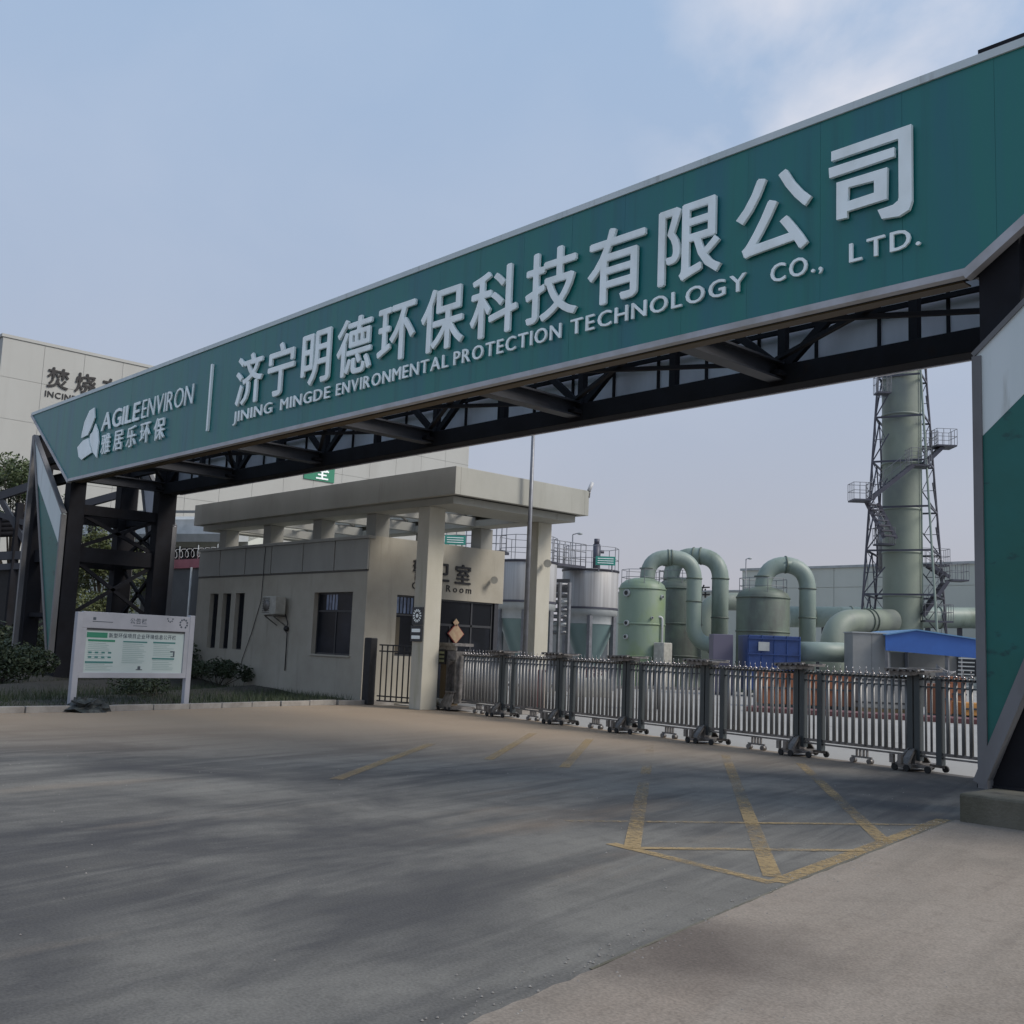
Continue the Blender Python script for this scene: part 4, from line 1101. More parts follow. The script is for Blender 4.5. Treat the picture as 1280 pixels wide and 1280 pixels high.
pb = MB(); pb.prism([(-.05, .36, .06), (.5, .36, .06), (.42, .2, .5), (.08, .2, .5)], (0, .04, 0)); pb.box((-.5, -.36, .05), (.6, .40, .12)); pb.box((.1, .1, .48), (.45, .3, .52)); gp('foot', gm(pb), 'cast', s0)
pb = MB(); pb.tube((-.42, .2, .2), (-.1, .2, .2), .10, 12); pb.tube((-.46, .2, .2), (-.42, .2, .2), .06, 12); gp('motor', gm(pb), 'ac_white', s0)
for x in (-.35, -.05, .3, .5): gp('wheel', wheelm, 'rubber', s0 + x, .005, .39)

# small pedestrian gate with its dark post
t = thing('pedestrian_gate', 'small black barred side gate with a dark square post beside the guardhouse corner', 'gate', (-24.55, 18.3, 0))
b = MB(); b.box((-25.02, 17.62, 0), (-24.70, 17.86, 1.86)); obj('post', b, M['black'], t, bevel=0.03)
GP0, GP1 = Vector((-24.6, 17.86, 0)), Vector((-23.35, 18.25, 0))
n_b = 7
for k in range(n_b):
    p = GP0.lerp(GP1, (k + .5) / n_b); b = MB(); b.beam(p + Vector((0, 0, .12)), p + Vector((0, 0, 1.66)), .03); obj('bar', b, M['black'], t)
for zz in (1.67, 1.5, .26, .13):
    b = MB(); b.beam(GP0 + Vector((0, 0, zz)), GP1 + Vector((0, 0, zz)), .035, .035); obj('rail', b, M['black'], t)

# ------------------------------------------------------------------ notice board
BL, BR = Vector((-23.62, 9.05, 0)), Vector((-24.12, 11.92, 0))
bd = (BR - BL).normalized(); bn = Vector((-bd.y, bd.x, 0)); bn = bn if bn.x > 0 else -bn
t = thing('notice_board', 'pale framed notice board on two posts behind the kerb, printed with green and dark text', 'notice board', BL)
BW = (BR - BL).length
def bbx(a, c, nm, m_, bev=0, sub=None):
    b = MB(); b.box(a, c); b.v = [tuple(BL + bd * v[0] + bn * v[1] + Vector((0, 0, v[2]))) for v in b.v]; return obj(nm, b, M[m_], sub or t, bevel=bev)
BT = 2.13
bbx((-.07, -.06, -.05), (.07, .06, BT), 'post', 'board_frame', .01); bbx((BW - .07, -.06, -.05), (BW + .07, .06, BT + .06), 'post', 'board_frame', .01)
bbx((.07, -.045, 1.79), (BW - .07, .05, BT + .02), 'header', 'board_frame', .008)
bbx((.07, -.045, .70), (BW - .07, .05, .82), 'bottom_rail', 'board_frame', .008)
bbx((.07, -.045, .82), (.18, .05, 1.79), 'side_frame', 'board_frame'); bbx((BW - .18, -.045, .82), (BW - .07, .05, 1.79), 'side_frame', 'board_frame')
bbx((.18, -.03, .82), (BW - .18, .02, 1.76), 'poster', 'sign_bg'); bbx((.18, -.03, 1.755), (BW - .18, .046, 1.79), 'shadow_strip', 'frame')  # last one: solid dark strip standing in for shade under the header
def ink(x, z_, w_, h_, m_, zoff=.022):
    return ((x, zoff, z_), (x + w_, zoff + .003, z_ + h_), m_)
def inks(nm, m_, rects, zo=.022):
    b = MB()
    for x, z_, w_, h_ in rects: b.box((x, zo, z_), (x + w_, zo + .003, z_ + h_))
    b.v = [tuple(BL + bd * v[0] + bn * v[1] + Vector((0, 0, v[2]))) for v in b.v]; obj(nm, b, M[m_], t)
inks('print_banner', 'ink_green', [(.21, 1.585, .50, .115), (.25, 1.50, .66, .045)])
inks('print_bar', 'ink_teal', [(.22, 1.025, .68, .04), (1.12, 1.50, .62, .03), (1.90, 1.50, .60, .035), (1.90, 1.13, .60, .035)])
rr = random.Random(3); lines = []
for c0, cw, z1, z0 in ((.26, .62, 1.46, 1.1), (.24, .66, 1.0, .86), (1.12, .64, 1.46, 1.0), (1.92, .58, 1.46, 1.2), (1.92, .58, 1.1, .86)):
    zz = z1
    while zz > z0:
        lines.append((c0, zz, cw * rr.uniform(.6, 1), .010)); zz -= .042
inks('print_lines', 'ink_pale', lines, .0215)
inks('print_icons', 'ink_teal', [(.28 + k * .16, 1.24 + (j * -.1), .08, .035) for k in range(4) for j in (0, 1)])
inks('print_seal', 'ink_dark', [(2.40, 1.19, .10, .02), (2.46, 1.21, .04, .12), (2.38, 1.30, .08, .03), (1.50, .88, .16, .02), (1.54, .9, .07, .07)])
def bfr(z0, n_): return lambda x, y, z_: tuple(BL + bd * x + bn * (n_ + z_) + Vector((0, 0, z0 + y)))
jb = MB()
for i, ch in enumerate('新型环保项目企业环境信息公开栏'):
    cjk(ch, bfr(0, .022), .80 + i * .118, 1.645, .105, .004, .003, M['ink_dark'], t, joined=jb)
obj('print_title', jb, M['ink_dark'], t)
jb = MB()
for i, ch in enumerate('公告栏'):
    cjk(ch, bfr(0, .051), 1.30 + i * .15, 1.99, .13, .002, .003, M['ink_dark'], t, joined=jb)
jb.box((0, 0, 0), (0, 0, 0)); obj('header_title', jb, M['ink_dark'], t)
inks('header_print', 'ink_dark', [(.30, 1.93, .50, .014), (.31, 1.97, .07, .06), (1.32, 1.875, .36, .012)], .051)
b = MB()
for k in range(10):
    an = 2 * PI * k / 10 + .3
    if k in (7,): continue
    cx, cz = BW - .24 + math.cos(an) * .1, 1.98 + math.sin(an) * .1
    b.ball((cx, .052, cz), .026, 4, (1, .2, 1))
for k in range(5):
    an = PI + PI * k / 4; b.ball((BW - .62 + math.cos(an) * .07, .052, 2.08 + math.sin(an) * .07), .02, 4, (1, .2, 1))
b.v = [tuple(BL + bd * v[0] + bn * v[1] + Vector((0, 0, v[2]))) if False else v for v in b.v]
b.v = [((BL + bd * v[0] + bn * v[1])[0], (BL + bd * v[0] + bn * v[1])[1], v[2]) for v in b.v]
obj('header_emblem', b, M['ink_dark'], t)
# heap of dark cloth dumped over the kerb at the left post
rnd = random.Random(5)
t = thing('cloth_heap', 'crumpled dark cloth heap on the kerb at the left post of the notice board', 'rag heap', (-23.25, 9.25, 0))
b = MB(); nseg = 16; prof = []
for j in range(7):
    for k in range(nseg):
        an = 2 * PI * k / nseg; rr_ = (0.36 * math.cos(j / 6 * PI / 2) + .02) * (1 + rnd.uniform(-.3, .3)); prof.append((-23.2 + rr_ * math.cos(an) * .8, 9.22 + rr_ * math.sin(an) * 1.15, .0 + .26 * math.sin(j / 6 * PI / 2) * (1 + rnd.uniform(-.25, .25))))
b.add(prof, [(j * nseg + k, j * nseg + (k + 1) % nseg, (j + 1) * nseg + (k + 1) % nseg, (j + 1) * nseg + k) for j in range(6) for k in range(nseg)])
obj('cloth', b, M['cloth'], t)
b = MB()
for _ in range(9):
    a = rnd.uniform(0, 2 * PI); p = Vector((-23.2 + .25 * math.cos(a), 9.22 + .3 * math.sin(a), .14)); q = p + Vector((rnd.uniform(-.15, .15), rnd.uniform(-.2, .2), rnd.uniform(.02, .16))); b.beam(p, q, .05, .03)
obj('fold', b, M['cloth'], t)

# ------------------------------------------------------------------ the plant behind the gate
UZ = Vector((0, 0, 1))
def ground_at(px, D):
    p = at(px, 820, D); return Vector((p.x, p.y, 0))
def zat(px, py, D): return at(px, py, D).z
sr = Vector((math.sin(YAW), -math.cos(YAW), 0))    # sideways, to the right of the view
fh = Vector((math.cos(YAW), math.sin(YAW), 0))     # away from the viewer
def ob(c, sx, sy, z0, z1):                          # upright box turned square to the site road
    b = MB(); p = [c + sr * (i * sx / 2) + fh * (j * sy / 2) for i, j in ((-1, -1), (1, -1), (1, 1), (-1, 1))]
    return b.prism([(v.x, v.y, z0) for v in p], (0, 0, z1 - z0))

def silo(label, cx, D, wpx, ytop, ycyl, yring, gx=0):
    r = wpx / F_PX * D / 2; c = ground_at(cx, D)
    z = lambda y: zat(cx, y, D)
    t = thing('silo', label, 'silo', c, 'grey cone-bottomed silos on legs')
    b = MB(); b.lathe(c, [(0.01, z(ytop) + .12), (r * .98, z(ytop) + .02), (r, z(ytop) - .02), (r, z(ycyl))], 40); obj('shell', b, M['silo_grey'], t)
    b = MB(); b.lathe(c, [(r * 1.03, z(ytop)), (r * 1.03, z(ytop) - .08), (r, z(ytop) - .1)], 40); obj('rim', b, M['tower_steel'], t); b = MB(); b.lathe(c, [(r * 1.02, z(ycyl) + .05), (r * 1.02, z(ycyl) - .04)], 40); obj('rim', b, M['tower_steel'], t)
    b = MB(); b.lathe(c, [(r, z(ycyl) - .04), (r, z(yring)), (r * .94, z(yring) - .03), (r * .94, z(yring) - .42)], 40); obj('ring', b, M['silo_ring'], t)
    b = MB(); b.lathe(c, [(r * .93, z(yring) - .4), (r * .52, 1.7), (r * .2, .8), (r * .18, .5)], 40); obj('cone', b, M['silo_cone'], t)
    for k in range(6):
        an = 2 * PI * k / 6 + .25; p = c + Vector((math.cos(an) * r * .97, math.sin(an) * r * .97, 0))
        b = MB(); b.box((p.x - .09, p.y - .09, 0), (p.x + .09, p.y + .09, z(yring) - .05)); obj('leg', b, M['galv'], t)
    return t, c, r, z(ytop)
s1, c1, r1, zt1 = silo('grey silo beside the flagpole, partly hidden behind the guardhouse and its column', 655, 46, 74, 702, 753, 762)
s2, c2, r2, zt2 = silo('grey silo with a streaked shell standing clear between the column and the green scrubbers', 735, 50, 70, 713, 761, 769)
for tt, c, r, zt, lab in ((s1, c1, r1, zt1, 'a'), (s2, c2, r2, zt2, 'b')):
    for k in range(9):
        an = 2 * PI * k / 9 + .2; p = c + Vector((math.cos(an) * r, math.sin(an) * r, zt)); q = c + Vector((math.cos(an + 2 * PI / 9) * r, math.sin(an + 2 * PI / 9) * r, zt))
        b = MB(); b.tube(p, p + UZ * 1.05, .016, 6, caps=False); obj('rail_post', b, M['galv'], tt)
        b = MB()
        for hh in (.5, 1.05): b.tube(p + UZ * hh, q + UZ * hh, .014, 5, caps=False)
        obj('hand_rail', b, M['galv'], tt)
    b = MB(); e = c + sr * .25; b.tube(e + UZ * zt, e + UZ * (zt + 1.25), .17, 12); b.tube(e + UZ * (zt + 1.25), e + UZ * (zt + 1.5), .13, 12); b.tube(e + UZ * (zt + .9), e + UZ * (zt + .9) + sr * .35, .08, 8); obj('agitator', b, M['tower_steel'], tt)
# catwalk between the two silos
t = thing('catwalk', 'steel catwalk with hand rails linking the tops of the two grey silos', 'catwalk', (c1 + c2) / 2)
p0, p1 = c1 + UZ * (zt1 + .0), c2 + UZ * (zt2 + .05); dv = (p1 - p0).normalized(); p0 = p0 + dv * r1; p1 = p1 - dv * r2 * .9; sd = dv.cross(UZ).normalized()
b = MB(); b.beam(p0, p1, 1.0, .12); obj('deck', b, M['tower_steel'], t)
for sgn in (-.48, .48):
    b = MB()
    for hh in (.35, .7, 1.05): b.tube(p0 + sd * sgn + UZ * hh, p1 + sd * sgn + UZ * hh, .02, 5)
    obj('hand_rail', b, M['galv'], t)
    for k in range(7):
        q = p0.lerp(p1, k / 6) + sd * sgn; b = MB(); b.tube(q, q + UZ * 1.05, .022, 6); obj('rail_post', b, M['galv'], t)
# green plates fixed to the rails
for px, py, D, lab in ((757, 701, 48.2, 'green safety plate hung on the rail of the right-hand silo'), (569, 675, 46, 'small green plate seen under the canopy behind the guardhouse roof')):
    p = at(px, py, D); b = MB(); b.prism([p - sr * .45 - UZ * .2, p + sr * .45 - UZ * .2, p + sr * .45 + UZ * .2, p - sr * .45 + UZ * .2], fh * .03)
    t = thing('safety_plate', lab, 'sign', p); obj('plate', b, M['sign_teal'], t)
    b = MB()
    for k in range(3): 
        q = p - fh * .012 + UZ * (.1 - .1 * k); b.beam(q - sr * .36, q + sr * .36, .006, .03)
    obj('lettering_band', b, M['letter'], t)
    b = MB()
    for sx in (-.3, .3): b.beam(p + sr * sx + fh * .05 - UZ * .5, p + sr * sx + fh * .05 + UZ * .2, .04)
    obj('bracket', b, M['galv'], t)
# railing on the roof behind the guardhouse
t = thing('roof_railing', 'thin steel railing behind the guardhouse roof on the left of the silos', 'railing', ground_at(600, 47))
a0, a1 = at(545, 690, 47), at(632, 702, 46)
a1.z = a0.z
b = MB()
for hh in (.4, .75, 1.1): b.tube(a0 + UZ * hh, a1 + UZ * hh, .02, 5)
obj('hand_rail', b, M['galv'], t)
for k in range(8):
    q = a0.lerp(a1, k / 7); b = MB(); b.tube(Vector((q.x, q.y, 0)) if k % 3 == 0 else q, q + UZ * 1.1, .025, 6); obj('rail_post', b, M['galv'], t)
b = MB(); b.beam(a0, a1, .9, .12); obj('deck', b, M['tower_steel'], t)

def scrubber(label, cx, D, wpx, ytop, ysh, m_, nk=0):
    r = wpx / F_PX * D / 2; c = ground_at(cx, D); z = lambda y: zat(cx, y, D)
    t = thing('scrubber_tower', label, 'tank', c, 'green resin scrubber tanks')
    zt, zs = z(ytop), z(ysh)
    b = MB(); b.lathe(c, [(.01, zt), (r * .35, zt - .03), (r * .72, zt - (zt - zs) * .35), (r * .93, zs + (zt - zs) * .2), (r, zs - .12), (r, 0)], 44); obj('shell', b, M[m_], t)
    for zz in (zs - .15, zs * .62, zs * .3):
        b = MB(); b.lathe(c, [(r, zz + .05), (r + .035, zz + .04), (r + .035, zz - .04), (r, zz - .05)], 44); obj('band', b, M[m_], t)
    for k in range(8):
        an = 2 * PI * k / 8; p = c + Vector((math.cos(an) * r * .9, math.sin(an) * r * .9, zs)); q = c + Vector((math.cos(an + PI / 4) * r * .9, math.sin(an + PI / 4) * r * .9, zs))
        b = MB(); b.tube(p, p + UZ * .85, .018, 5, caps=False)
        for hh in (.45, .85): b.tube(p + UZ * hh, q + UZ * hh, .016, 5, caps=False)
        obj('guard_rail', b, M['galv'], t)
    return t, c, r, zt
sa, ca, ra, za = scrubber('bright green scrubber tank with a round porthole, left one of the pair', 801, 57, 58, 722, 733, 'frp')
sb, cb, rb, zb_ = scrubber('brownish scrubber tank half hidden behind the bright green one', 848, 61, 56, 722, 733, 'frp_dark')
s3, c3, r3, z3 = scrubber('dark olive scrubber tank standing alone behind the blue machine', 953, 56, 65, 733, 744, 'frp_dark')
# porthole, manholes and a pipe on the first tank
def nozzle(tank, c, r, px, py, D, rr, nm, m_):
    off = max(-.95, min(.95, ((px - 0) - 0) / 1.0)); an_r = off
def port(tank, c, r, side, zz, rr, nm='porthole'):
    s_ = side; f = -math.sqrt(max(0, 1 - s_ * s_)); n_ = (sr * s_ + fh * f); p = c + n_ * (r - .05) + UZ * zz
    b = MB(); b.tube(p, p + n_ * .16, rr, 16); o = obj(nm, b, M['silo_ring'], tank)
    b = MB(); b.tube(p + n_ * .14, p + n_ * .175, rr * .62, 14); obj('glass', b, M['black'], o)
port(sa, ca, ra, -.72, zat(779, 742, 57), .19); port(sa, ca, ra, -.7, zat(779, 779, 57), .15, 'manhole'); port(sa, ca, ra, -.72, zat(779, 796, 57), .13, 'manhole'); port(sa, ca, ra, .72, zat(822, 747, 57), .1, 'nozzle'); port(sa, ca, ra, .3, zat(809, 773, 57), .07, 'nozzle')
q = ca + sr * (ra * .78) - fh * (ra * .75)
b = MB(); b.sweep(elbow([q + UZ * zat(826, 772, 57) - sr * .25, q + UZ * zat(826, 772, 57), q + UZ * .9], .15), .06, 8); obj('drain_pipe', b, M['white_paint'], sa)
b = MB(); e = q - fh * .4; b.box((e.x - .35, e.y - .35, 0), (e.x + .35, e.y + .35, 2.35)); obj('dosing_tank', b, M['ac_white'], sa, bevel=.05)

def duct(label, pts, r, m_='duct', rad=1.0, supports=(), flanges=(), name='duct'):
    base = Vector((pts[0].x, pts[0].y, 0))
    t = thing(name, label, 'duct', base, None)
    pp = elbow(pts, rad, 8)
    b = MB(); b.sweep(pp, r, 24); obj('pipe', b, M[m_], t)
    for p, q in zip(pts, pts[1:]):
        L = (q - p).length
        for f_ in flanges:
            s_ = rad * 1.02 / L if f_ == 0 else f_
            if rad * 2.2 < L or f_ != 0:
                c = p.lerp(q, s_); a = (q - p).normalized(); b = MB(); b.tube(c - a * .035, c + a * .035, r * 1.09, 24); obj('flange', b, M['frp_dark'], t)
    return t
D1 = 57
rD = 18.8 / F_PX * D1 / 2
zl = zat(840, 697, D1)
A = at(807, 722, D1); Bq = at(866, 800, D1)
g1 = ground_at(807, D1); g2 = ground_at(866, D1); g3 = ground_at(905, D1)
duct('near green duct looping from the top of the bright green tank down to the ground', [g1 + UZ * (za - .15), g1 + UZ * zl, g2 + UZ * zl, g2 + UZ * zat(866, 806, D1), g3 + UZ * zat(905, 806, D1)], rD, rad=1.05, flanges=(0, .5))
D2 = 61
h1, h2 = ground_at(837, D2), ground_at(899, D2 - 1)
zl2 = zat(870, 696, D2)
duct('farther green duct looping from the brownish tank down behind the grey box', [h1 + UZ * (zb_ - .15), h1 + UZ * zl2, h2 + UZ * zl2, h2 + UZ * 1.6], 20.5 / F_PX * D2 / 2, rad=1.25, flanges=(0, .6))
D3 = 56
k1, k2 = ground_at(953, D3), ground_at(1009, D3)
zl3 = zat(985, 706, D3)
duct('green duct arching from the olive tank over and down beside it', [k1 + UZ * (z3 - .15), k1 + UZ * zl3, k2 + UZ * zl3, k2 + UZ * 1.2], 20.5 / F_PX * D3 / 2, rad=1.2, flanges=(0, .5))
# tall elbow at scrubber three leaning on the tank side, lower horizontal duct and the chimney inlet
duct('straight pale green duct running from the blue machine to the grey cabinet', [at(990, 814, 50), at(1066, 816, 50)], 24.5 / F_PX * 50 / 2, rad=.1, flanges=(.08, .92))
duct('wide green duct rising through a bend into the base of the chimney', [ground_at(1040, 66) + UZ * .6, ground_at(1040, 66) + UZ * zat(1040, 777, 66), at(1115, 776, 69)], 30 / F_PX * 66 / 2, m_='chimney', rad=1.7, flanges=(.55, .62))
duct('dark green duct elbow seen between the paired loops', [ground_at(880, 70) + UZ * 1, ground_at(880, 70) + UZ * zat(880, 752, 70), at(925, 752, 70)], 22 / F_PX * 70 / 2, m_='chimney', rad=1.2, flanges=())
# long pipe along the back
t = duct('long pale pipe running across the back in front of the big workshop', [at(985, 771, 84), at(1300, 773, 84) ], 26 / F_PX * 84 / 2, m_='duct', rad=.1, flanges=(.1, .25, .4, .6, .8))
for px in (1030, 1075, 1160, 1200, 1260):
    b = MB(); g = ground_at(px, 84); b.beam(g, g + UZ * (zat(px, 784, 84)), .3, .3); obj('support', b, M['tower_steel'], t)

# blue machine and grey box beside it
c = ground_at(961, 50); t = thing('fan_housing', 'blue sheet metal machine housing with a pale square plate, in front of the olive tank', 'machine', c)
zb0, zb1 = 0.3, zat(961, 795, 50)
obj('housing', ob(c, 65 / F_PX * 50, 2.0, zb0, zb1), M['blue_machine'], t, bevel=.03)
for k in range(5):
    q = c + sr * (-1.15 + k * .575) - fh * 1.0
    b = MB(); b.beam(q + UZ * zb0, q + UZ * zb1, .05, .05); obj('rib', b, M['blue_machine'], t)
for zz in (zb1 - .15, zb1 - .85):
    b = MB(); q = c - fh * 1.03; b.beam(q - sr * 1.2 + UZ * zz, q + sr * 1.2 + UZ * zz, .04, .06); obj('rib', b, M['blue_machine'], t)
q = at(955, 808, 48.9); b = MB(); b.prism([q - sr * .25 - UZ * .2, q + sr * .25 - UZ * .2, q + sr * .25 + UZ * .2, q - sr * .25 + UZ * .2], fh * .03); obj('plate', b, M['silo_ring'], t)
for sx in (-1, 1):
    b = MB(); q = c + sr * sx; b.box((q.x - .1, q.y - .1, 0), (q.x + .1, q.y + .1, .3)); obj('foot', b, M['tower_steel'], t)
b = MB(); q = c + sr * 1.2 + UZ * zat(990, 814, 50); b.tube(q, q + sr * .35, .3, 20, .45); obj('outlet', b, M['blue_machine'], t)
c = ground_at(901, 50.5); t = thing('grey_cabinet', 'plain purple-grey cabinet left of the blue machine', 'cabinet', c)
obj('body', ob(c, 25 / F_PX * 50, 1.0, 0.1, zat(901, 793, 50.5)), M['purple_grey'], t, bevel=.02); obj('base', ob(c, 1.05, 1.1, 0, .1), M['tower_steel'], t)
c = ground_at(1084, 48); t = thing('grey_cabinet', 'large pale grey panelled cabinet beside the blue shed', 'cabinet', c)
zc = zat(1084, 792, 48)
obj('panel', ob(c - sr * .42, .84, 1.2, .1, zc), M['cabinet'], t, bevel=.01); obj('panel', ob(c + sr * .42, .82, 1.2, .1, zc), M['cabinet'], t, bevel=.01); obj('cap', ob(c, 1.74, 1.3, zc, zc + .05), M['silo_ring'], t)

# blue roofed shed
DS = 47
t = thing('blue_shed', 'open shed with a low blue metal gable roof behind the gate', 'shed', ground_at(1165, DS))
e0, pk, e1 = at(1107, 794, DS), at(1145, 788, DS), at(1262, 806, DS)
z_lo = zat(1107, 813, DS)
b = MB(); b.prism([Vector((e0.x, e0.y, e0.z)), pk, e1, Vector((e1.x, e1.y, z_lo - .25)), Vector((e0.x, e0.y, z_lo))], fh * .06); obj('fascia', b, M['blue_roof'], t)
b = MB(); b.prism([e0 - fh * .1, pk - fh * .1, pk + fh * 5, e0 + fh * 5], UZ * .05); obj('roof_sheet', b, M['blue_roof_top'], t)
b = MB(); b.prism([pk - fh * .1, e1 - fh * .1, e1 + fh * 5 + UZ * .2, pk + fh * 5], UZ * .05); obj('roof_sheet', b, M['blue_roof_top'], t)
for px in (1110, 1185, 1258):
    for dd in (0.1, 4.8):
        g = ground_at(px, DS) + fh * dd; b = MB(); b.beam(g, g + UZ * (z_lo + .1), .14, .14); obj('post', b, M['galv'], t)
b = MB(); g0 = ground_at(1108, DS) + fh * 4.9; g1_ = ground_at(1262, DS) + fh * 4.9; b.prism([g0, g1_, g1_ + UZ * z_lo, g0 + UZ * z_lo], fh * .08); obj('back_wall', b, M['cabinet'], t)
b = MB()
for k in range(8):
    g = ground_at(1196 + k * .3, DS - .6); b.beam(g + UZ * (.9 + k * .17), g + UZ * (.9 + k * .17) + sr * .7, .05, .05)
obj('shelf', b, M['silo_ring'], t)
b = MB()
for k in range(9):
    p = ground_at(1168 + k * 1.6, DS - .3); b.sweep([p + UZ * .6, p + UZ * (1.8 - .06 * k) + sr * .1, p + UZ * 1.5 + sr * (.45)], .03, 6)
tag(obj('hose_bundle', b, M['galv']), 'bundle of looped grey hoses standing under the blue roof', 'hoses')
t = thing('stacked_sacks', 'small stack of pale sacks under the left part of the blue roof', 'sacks', ground_at(1140, DS - 1))
for k in range(3): obj('sack', ob(ground_at(1139, DS - 1) + sr * (.06 * (k % 2)), .9, .6, 1.2 + k * .13, 1.31 + k * .13), M['letter'], t, bevel=.04)
obj('pallet_stand', ob(ground_at(1139, DS - 1), 1.2, 1.0, 0, 1.2), M['grey_wall'], t)

# orange containers behind the gate bars
def crate(px, D, w_, h_, label, m_='orange', z0=0.0, grp='orange containers behind the gate'):
    c = ground_at(px, D); t = thing('orange_container', label, 'container', c, grp)
    z0 += .12
    obj('body', ob(c, w_, 1.0, z0, z0 + h_), M[m_], t, bevel=.02)
    b = MB(); q = c - fh * .52 + UZ * (z0 + h_ * .52); b.beam(q - sr * w_ / 2, q + sr * w_ / 2, .04, .06); obj('belt', b, M['frame'], t)
    for k in range(3): obj('foot', ob(c + sr * (w_ * .4 * (k - 1)), .12, .9, 0, z0), M['frame'], t)
    return t
lab = ['orange container farthest left, right of the post below the blue machine', 'orange container second from the left in the row behind the gate', 'orange container third from the left in the row behind the gate', 'orange container at the right end of the row, left of the pale box']
for k in range(4):
    crate(964 + k * 32, 39.5, .86, 1.12, lab[k])
crate(1172, 36.5, .52, 1.0, 'narrow orange container right of the last gate post'); crate(1190, 38, .55, 1.25, 'narrow orange container near the right leg, behind the bars')
crate(1208, 36.5, .65, .42, 'low amber crate beside the right leg of the gantry', 'amber')
c = ground_at(1098, 39); t = thing('pallet_load', 'pale grey wrapped load with dark straps behind the gate', 'pallet load', c)
obj('load', ob(c, 1.7, 1.0, .12, 1.25), M['cabinet'], t, bevel=.04)
for zz in (.3, 1.1): obj('strap', ob(c, 1.72, 1.02, zz, zz + .06), M['frame'], t)
obj('pallet', ob(c, 1.75, 1.1, 0, .12), M['brown'], t)
# low kerb strips, white barrier and parked bits in the yard
t = MB(); p, q = ground_at(935, 36), ground_at(1235, 33.5); t.beam(p + UZ * .07, q + UZ * .07, 1.4, .14)
struct('traffic_island', t, M['red_strip'])
t = thing('barrier_wall', 'long low white barrier along the far side of the yard', 'barrier', ground_at(760, 62))
p, q = ground_at(560, 56), ground_at(960, 66)
for k in range(12):
    a, c = p.lerp(q, k / 12), p.lerp(q, (k + .96) / 12); b = MB(); b.beam(a + UZ * .32, c + UZ * .32, .25, .64); obj('barrier_panel', b, M['yard_white'], t)
t = MB(); p, q = ground_at(640, 50), ground_at(880, 56); t.beam(p + UZ * .06, q + UZ * .06, .5, .12)
struct('yard_kerb', t, M['grey_wall'])
t = thing('red_bin', 'dark red bin standing behind the gate under the flagpole', 'bin', ground_at(676, 30))
c = ground_at(672, 30); obj('body', ob(c, .45, .4, .1, 1.1), M['red_strip'], t, bevel=.03); obj('lid', ob(c, .5, .45, 1.1, 1.16), M['red_strip'], t, bevel=.01); obj('base', ob(c, .4, .35, 0, .1), M['frame'], t)
t = thing('flower_planter', 'low planter of dark red flowers on the far side of the yard', 'planter', ground_at(741, 42))
c = ground_at(741, 42); obj('trough', ob(c, 1.5, .5, 0, .7), M['ac_white'], t, bevel=.02)
b = MB(); leaves(b, c + UZ * .95, (.75, .4, .25), 260, .1, random.Random(4), 0); obj('flowers', b, M['red_strip'], t)
t = thing('yard_cart', 'dark hand cart with a hanging sheet parked behind the gate bars', 'cart', ground_at(816, 34))
c = ground_at(816, 34); obj('box', ob(c, .55, .5, .75, 1.25), M['black'], t, bevel=.02)
for sx, sy in ((-.22, -.2), (.22, -.2), (-.22, .2), (.22, .2)):
    b = MB(); g = c + sr * sx + fh * sy; b.beam(g + UZ * .1, g + UZ * .75, .04); b.tube(g + UZ * .07 - sr * .03, g + UZ * .07 + sr * .03, .07, 8); obj('leg', b, M['frame'], t)
b = MB(); b.tube(c + sr * .28 + UZ * 1.2, c + sr * .5 + UZ * 1.35, .02, 6); obj('handle', b, M['frame'], t)

# pipe frames between the column and the right silo
t = thing('pipe_rack', 'grey pipe frame stacked with horizontal pipes between the column and the right silo', 'pipe rack', ground_at(695, 46))
for px in (684, 697, 709):
    for dd in (46, 48):
        g = ground_at(px, dd); b = MB(); b.beam(g, g + UZ * zat(px, 728, 46), .12, .12); obj('post', b, M['galv'], t)
for py in (730, 742, 752, 762, 770, 780, 790):
    a, c = at(681, py, 46.2), at(712, py + 1, 46.2); c.z = a.z; b = MB(); b.tube(a, c, .09, 8); obj('pipe', b, M['galv' if py % 4 else 'silo_ring'], t)
b = MB(); a, c = at(681, 735, 47), at(712, 735, 47); b.prism([a - UZ * .4, c - UZ * .4, c + UZ * .4, a + UZ * .4], fh * .8); obj('box', b, M['frame'], t)

# ------------------------------------------------------------------ chimney and its lattice tower
DC = 70; cc = ground_at(1128.5, DC); RC = 1.23; HC = 27.0
t = thing('chimney', 'tall pale green resin chimney standing inside a steel lattice tower', 'chimney', cc)
joints = [0, 3.3, 6.15, 9.0, 11.85, 14.9, 18.2, 21.4, 24.4, HC]
for a, c in zip(joints, joints[1:]):
    b = MB(); b.lathe(cc, [(RC, a + .015), (RC, c - .015)], 40); obj('shell', b, M['chimney'], t)
    b = MB(); b.lathe(cc, [(RC, c - .08), (RC + .05, c - .06), (RC + .05, c + .06), (RC, c + .08)], 40); obj('band', b, M['chimney'], t)
g = cc + sr * .95 - fh * .95; b = MB(); b.tube(g, g + UZ * (HC - 2), .05, 8); obj('down_pipe', b, M['duct'], t)
T = thing('lattice_tower', 'square steel lattice tower with zigzag stairs around the green chimney', 'tower', cc)
rot = R(16)
def crn(k, z_, extra=0.0):
    Rr = max(1.76, (2.58 - .078 * (z_ - 11)) / math.cos(R(16))) + extra
    an = rot + k * PI / 2          # 0 = towards the viewer
    return cc + sr * (Rr * math.sin(an) + .1) - fh * (Rr * math.cos(an)) + UZ * z_
levels = [0, 3.2, 6.15, 9.0, 11.85, 14.9, 17.9, 20.7, 23.4, 26.0]
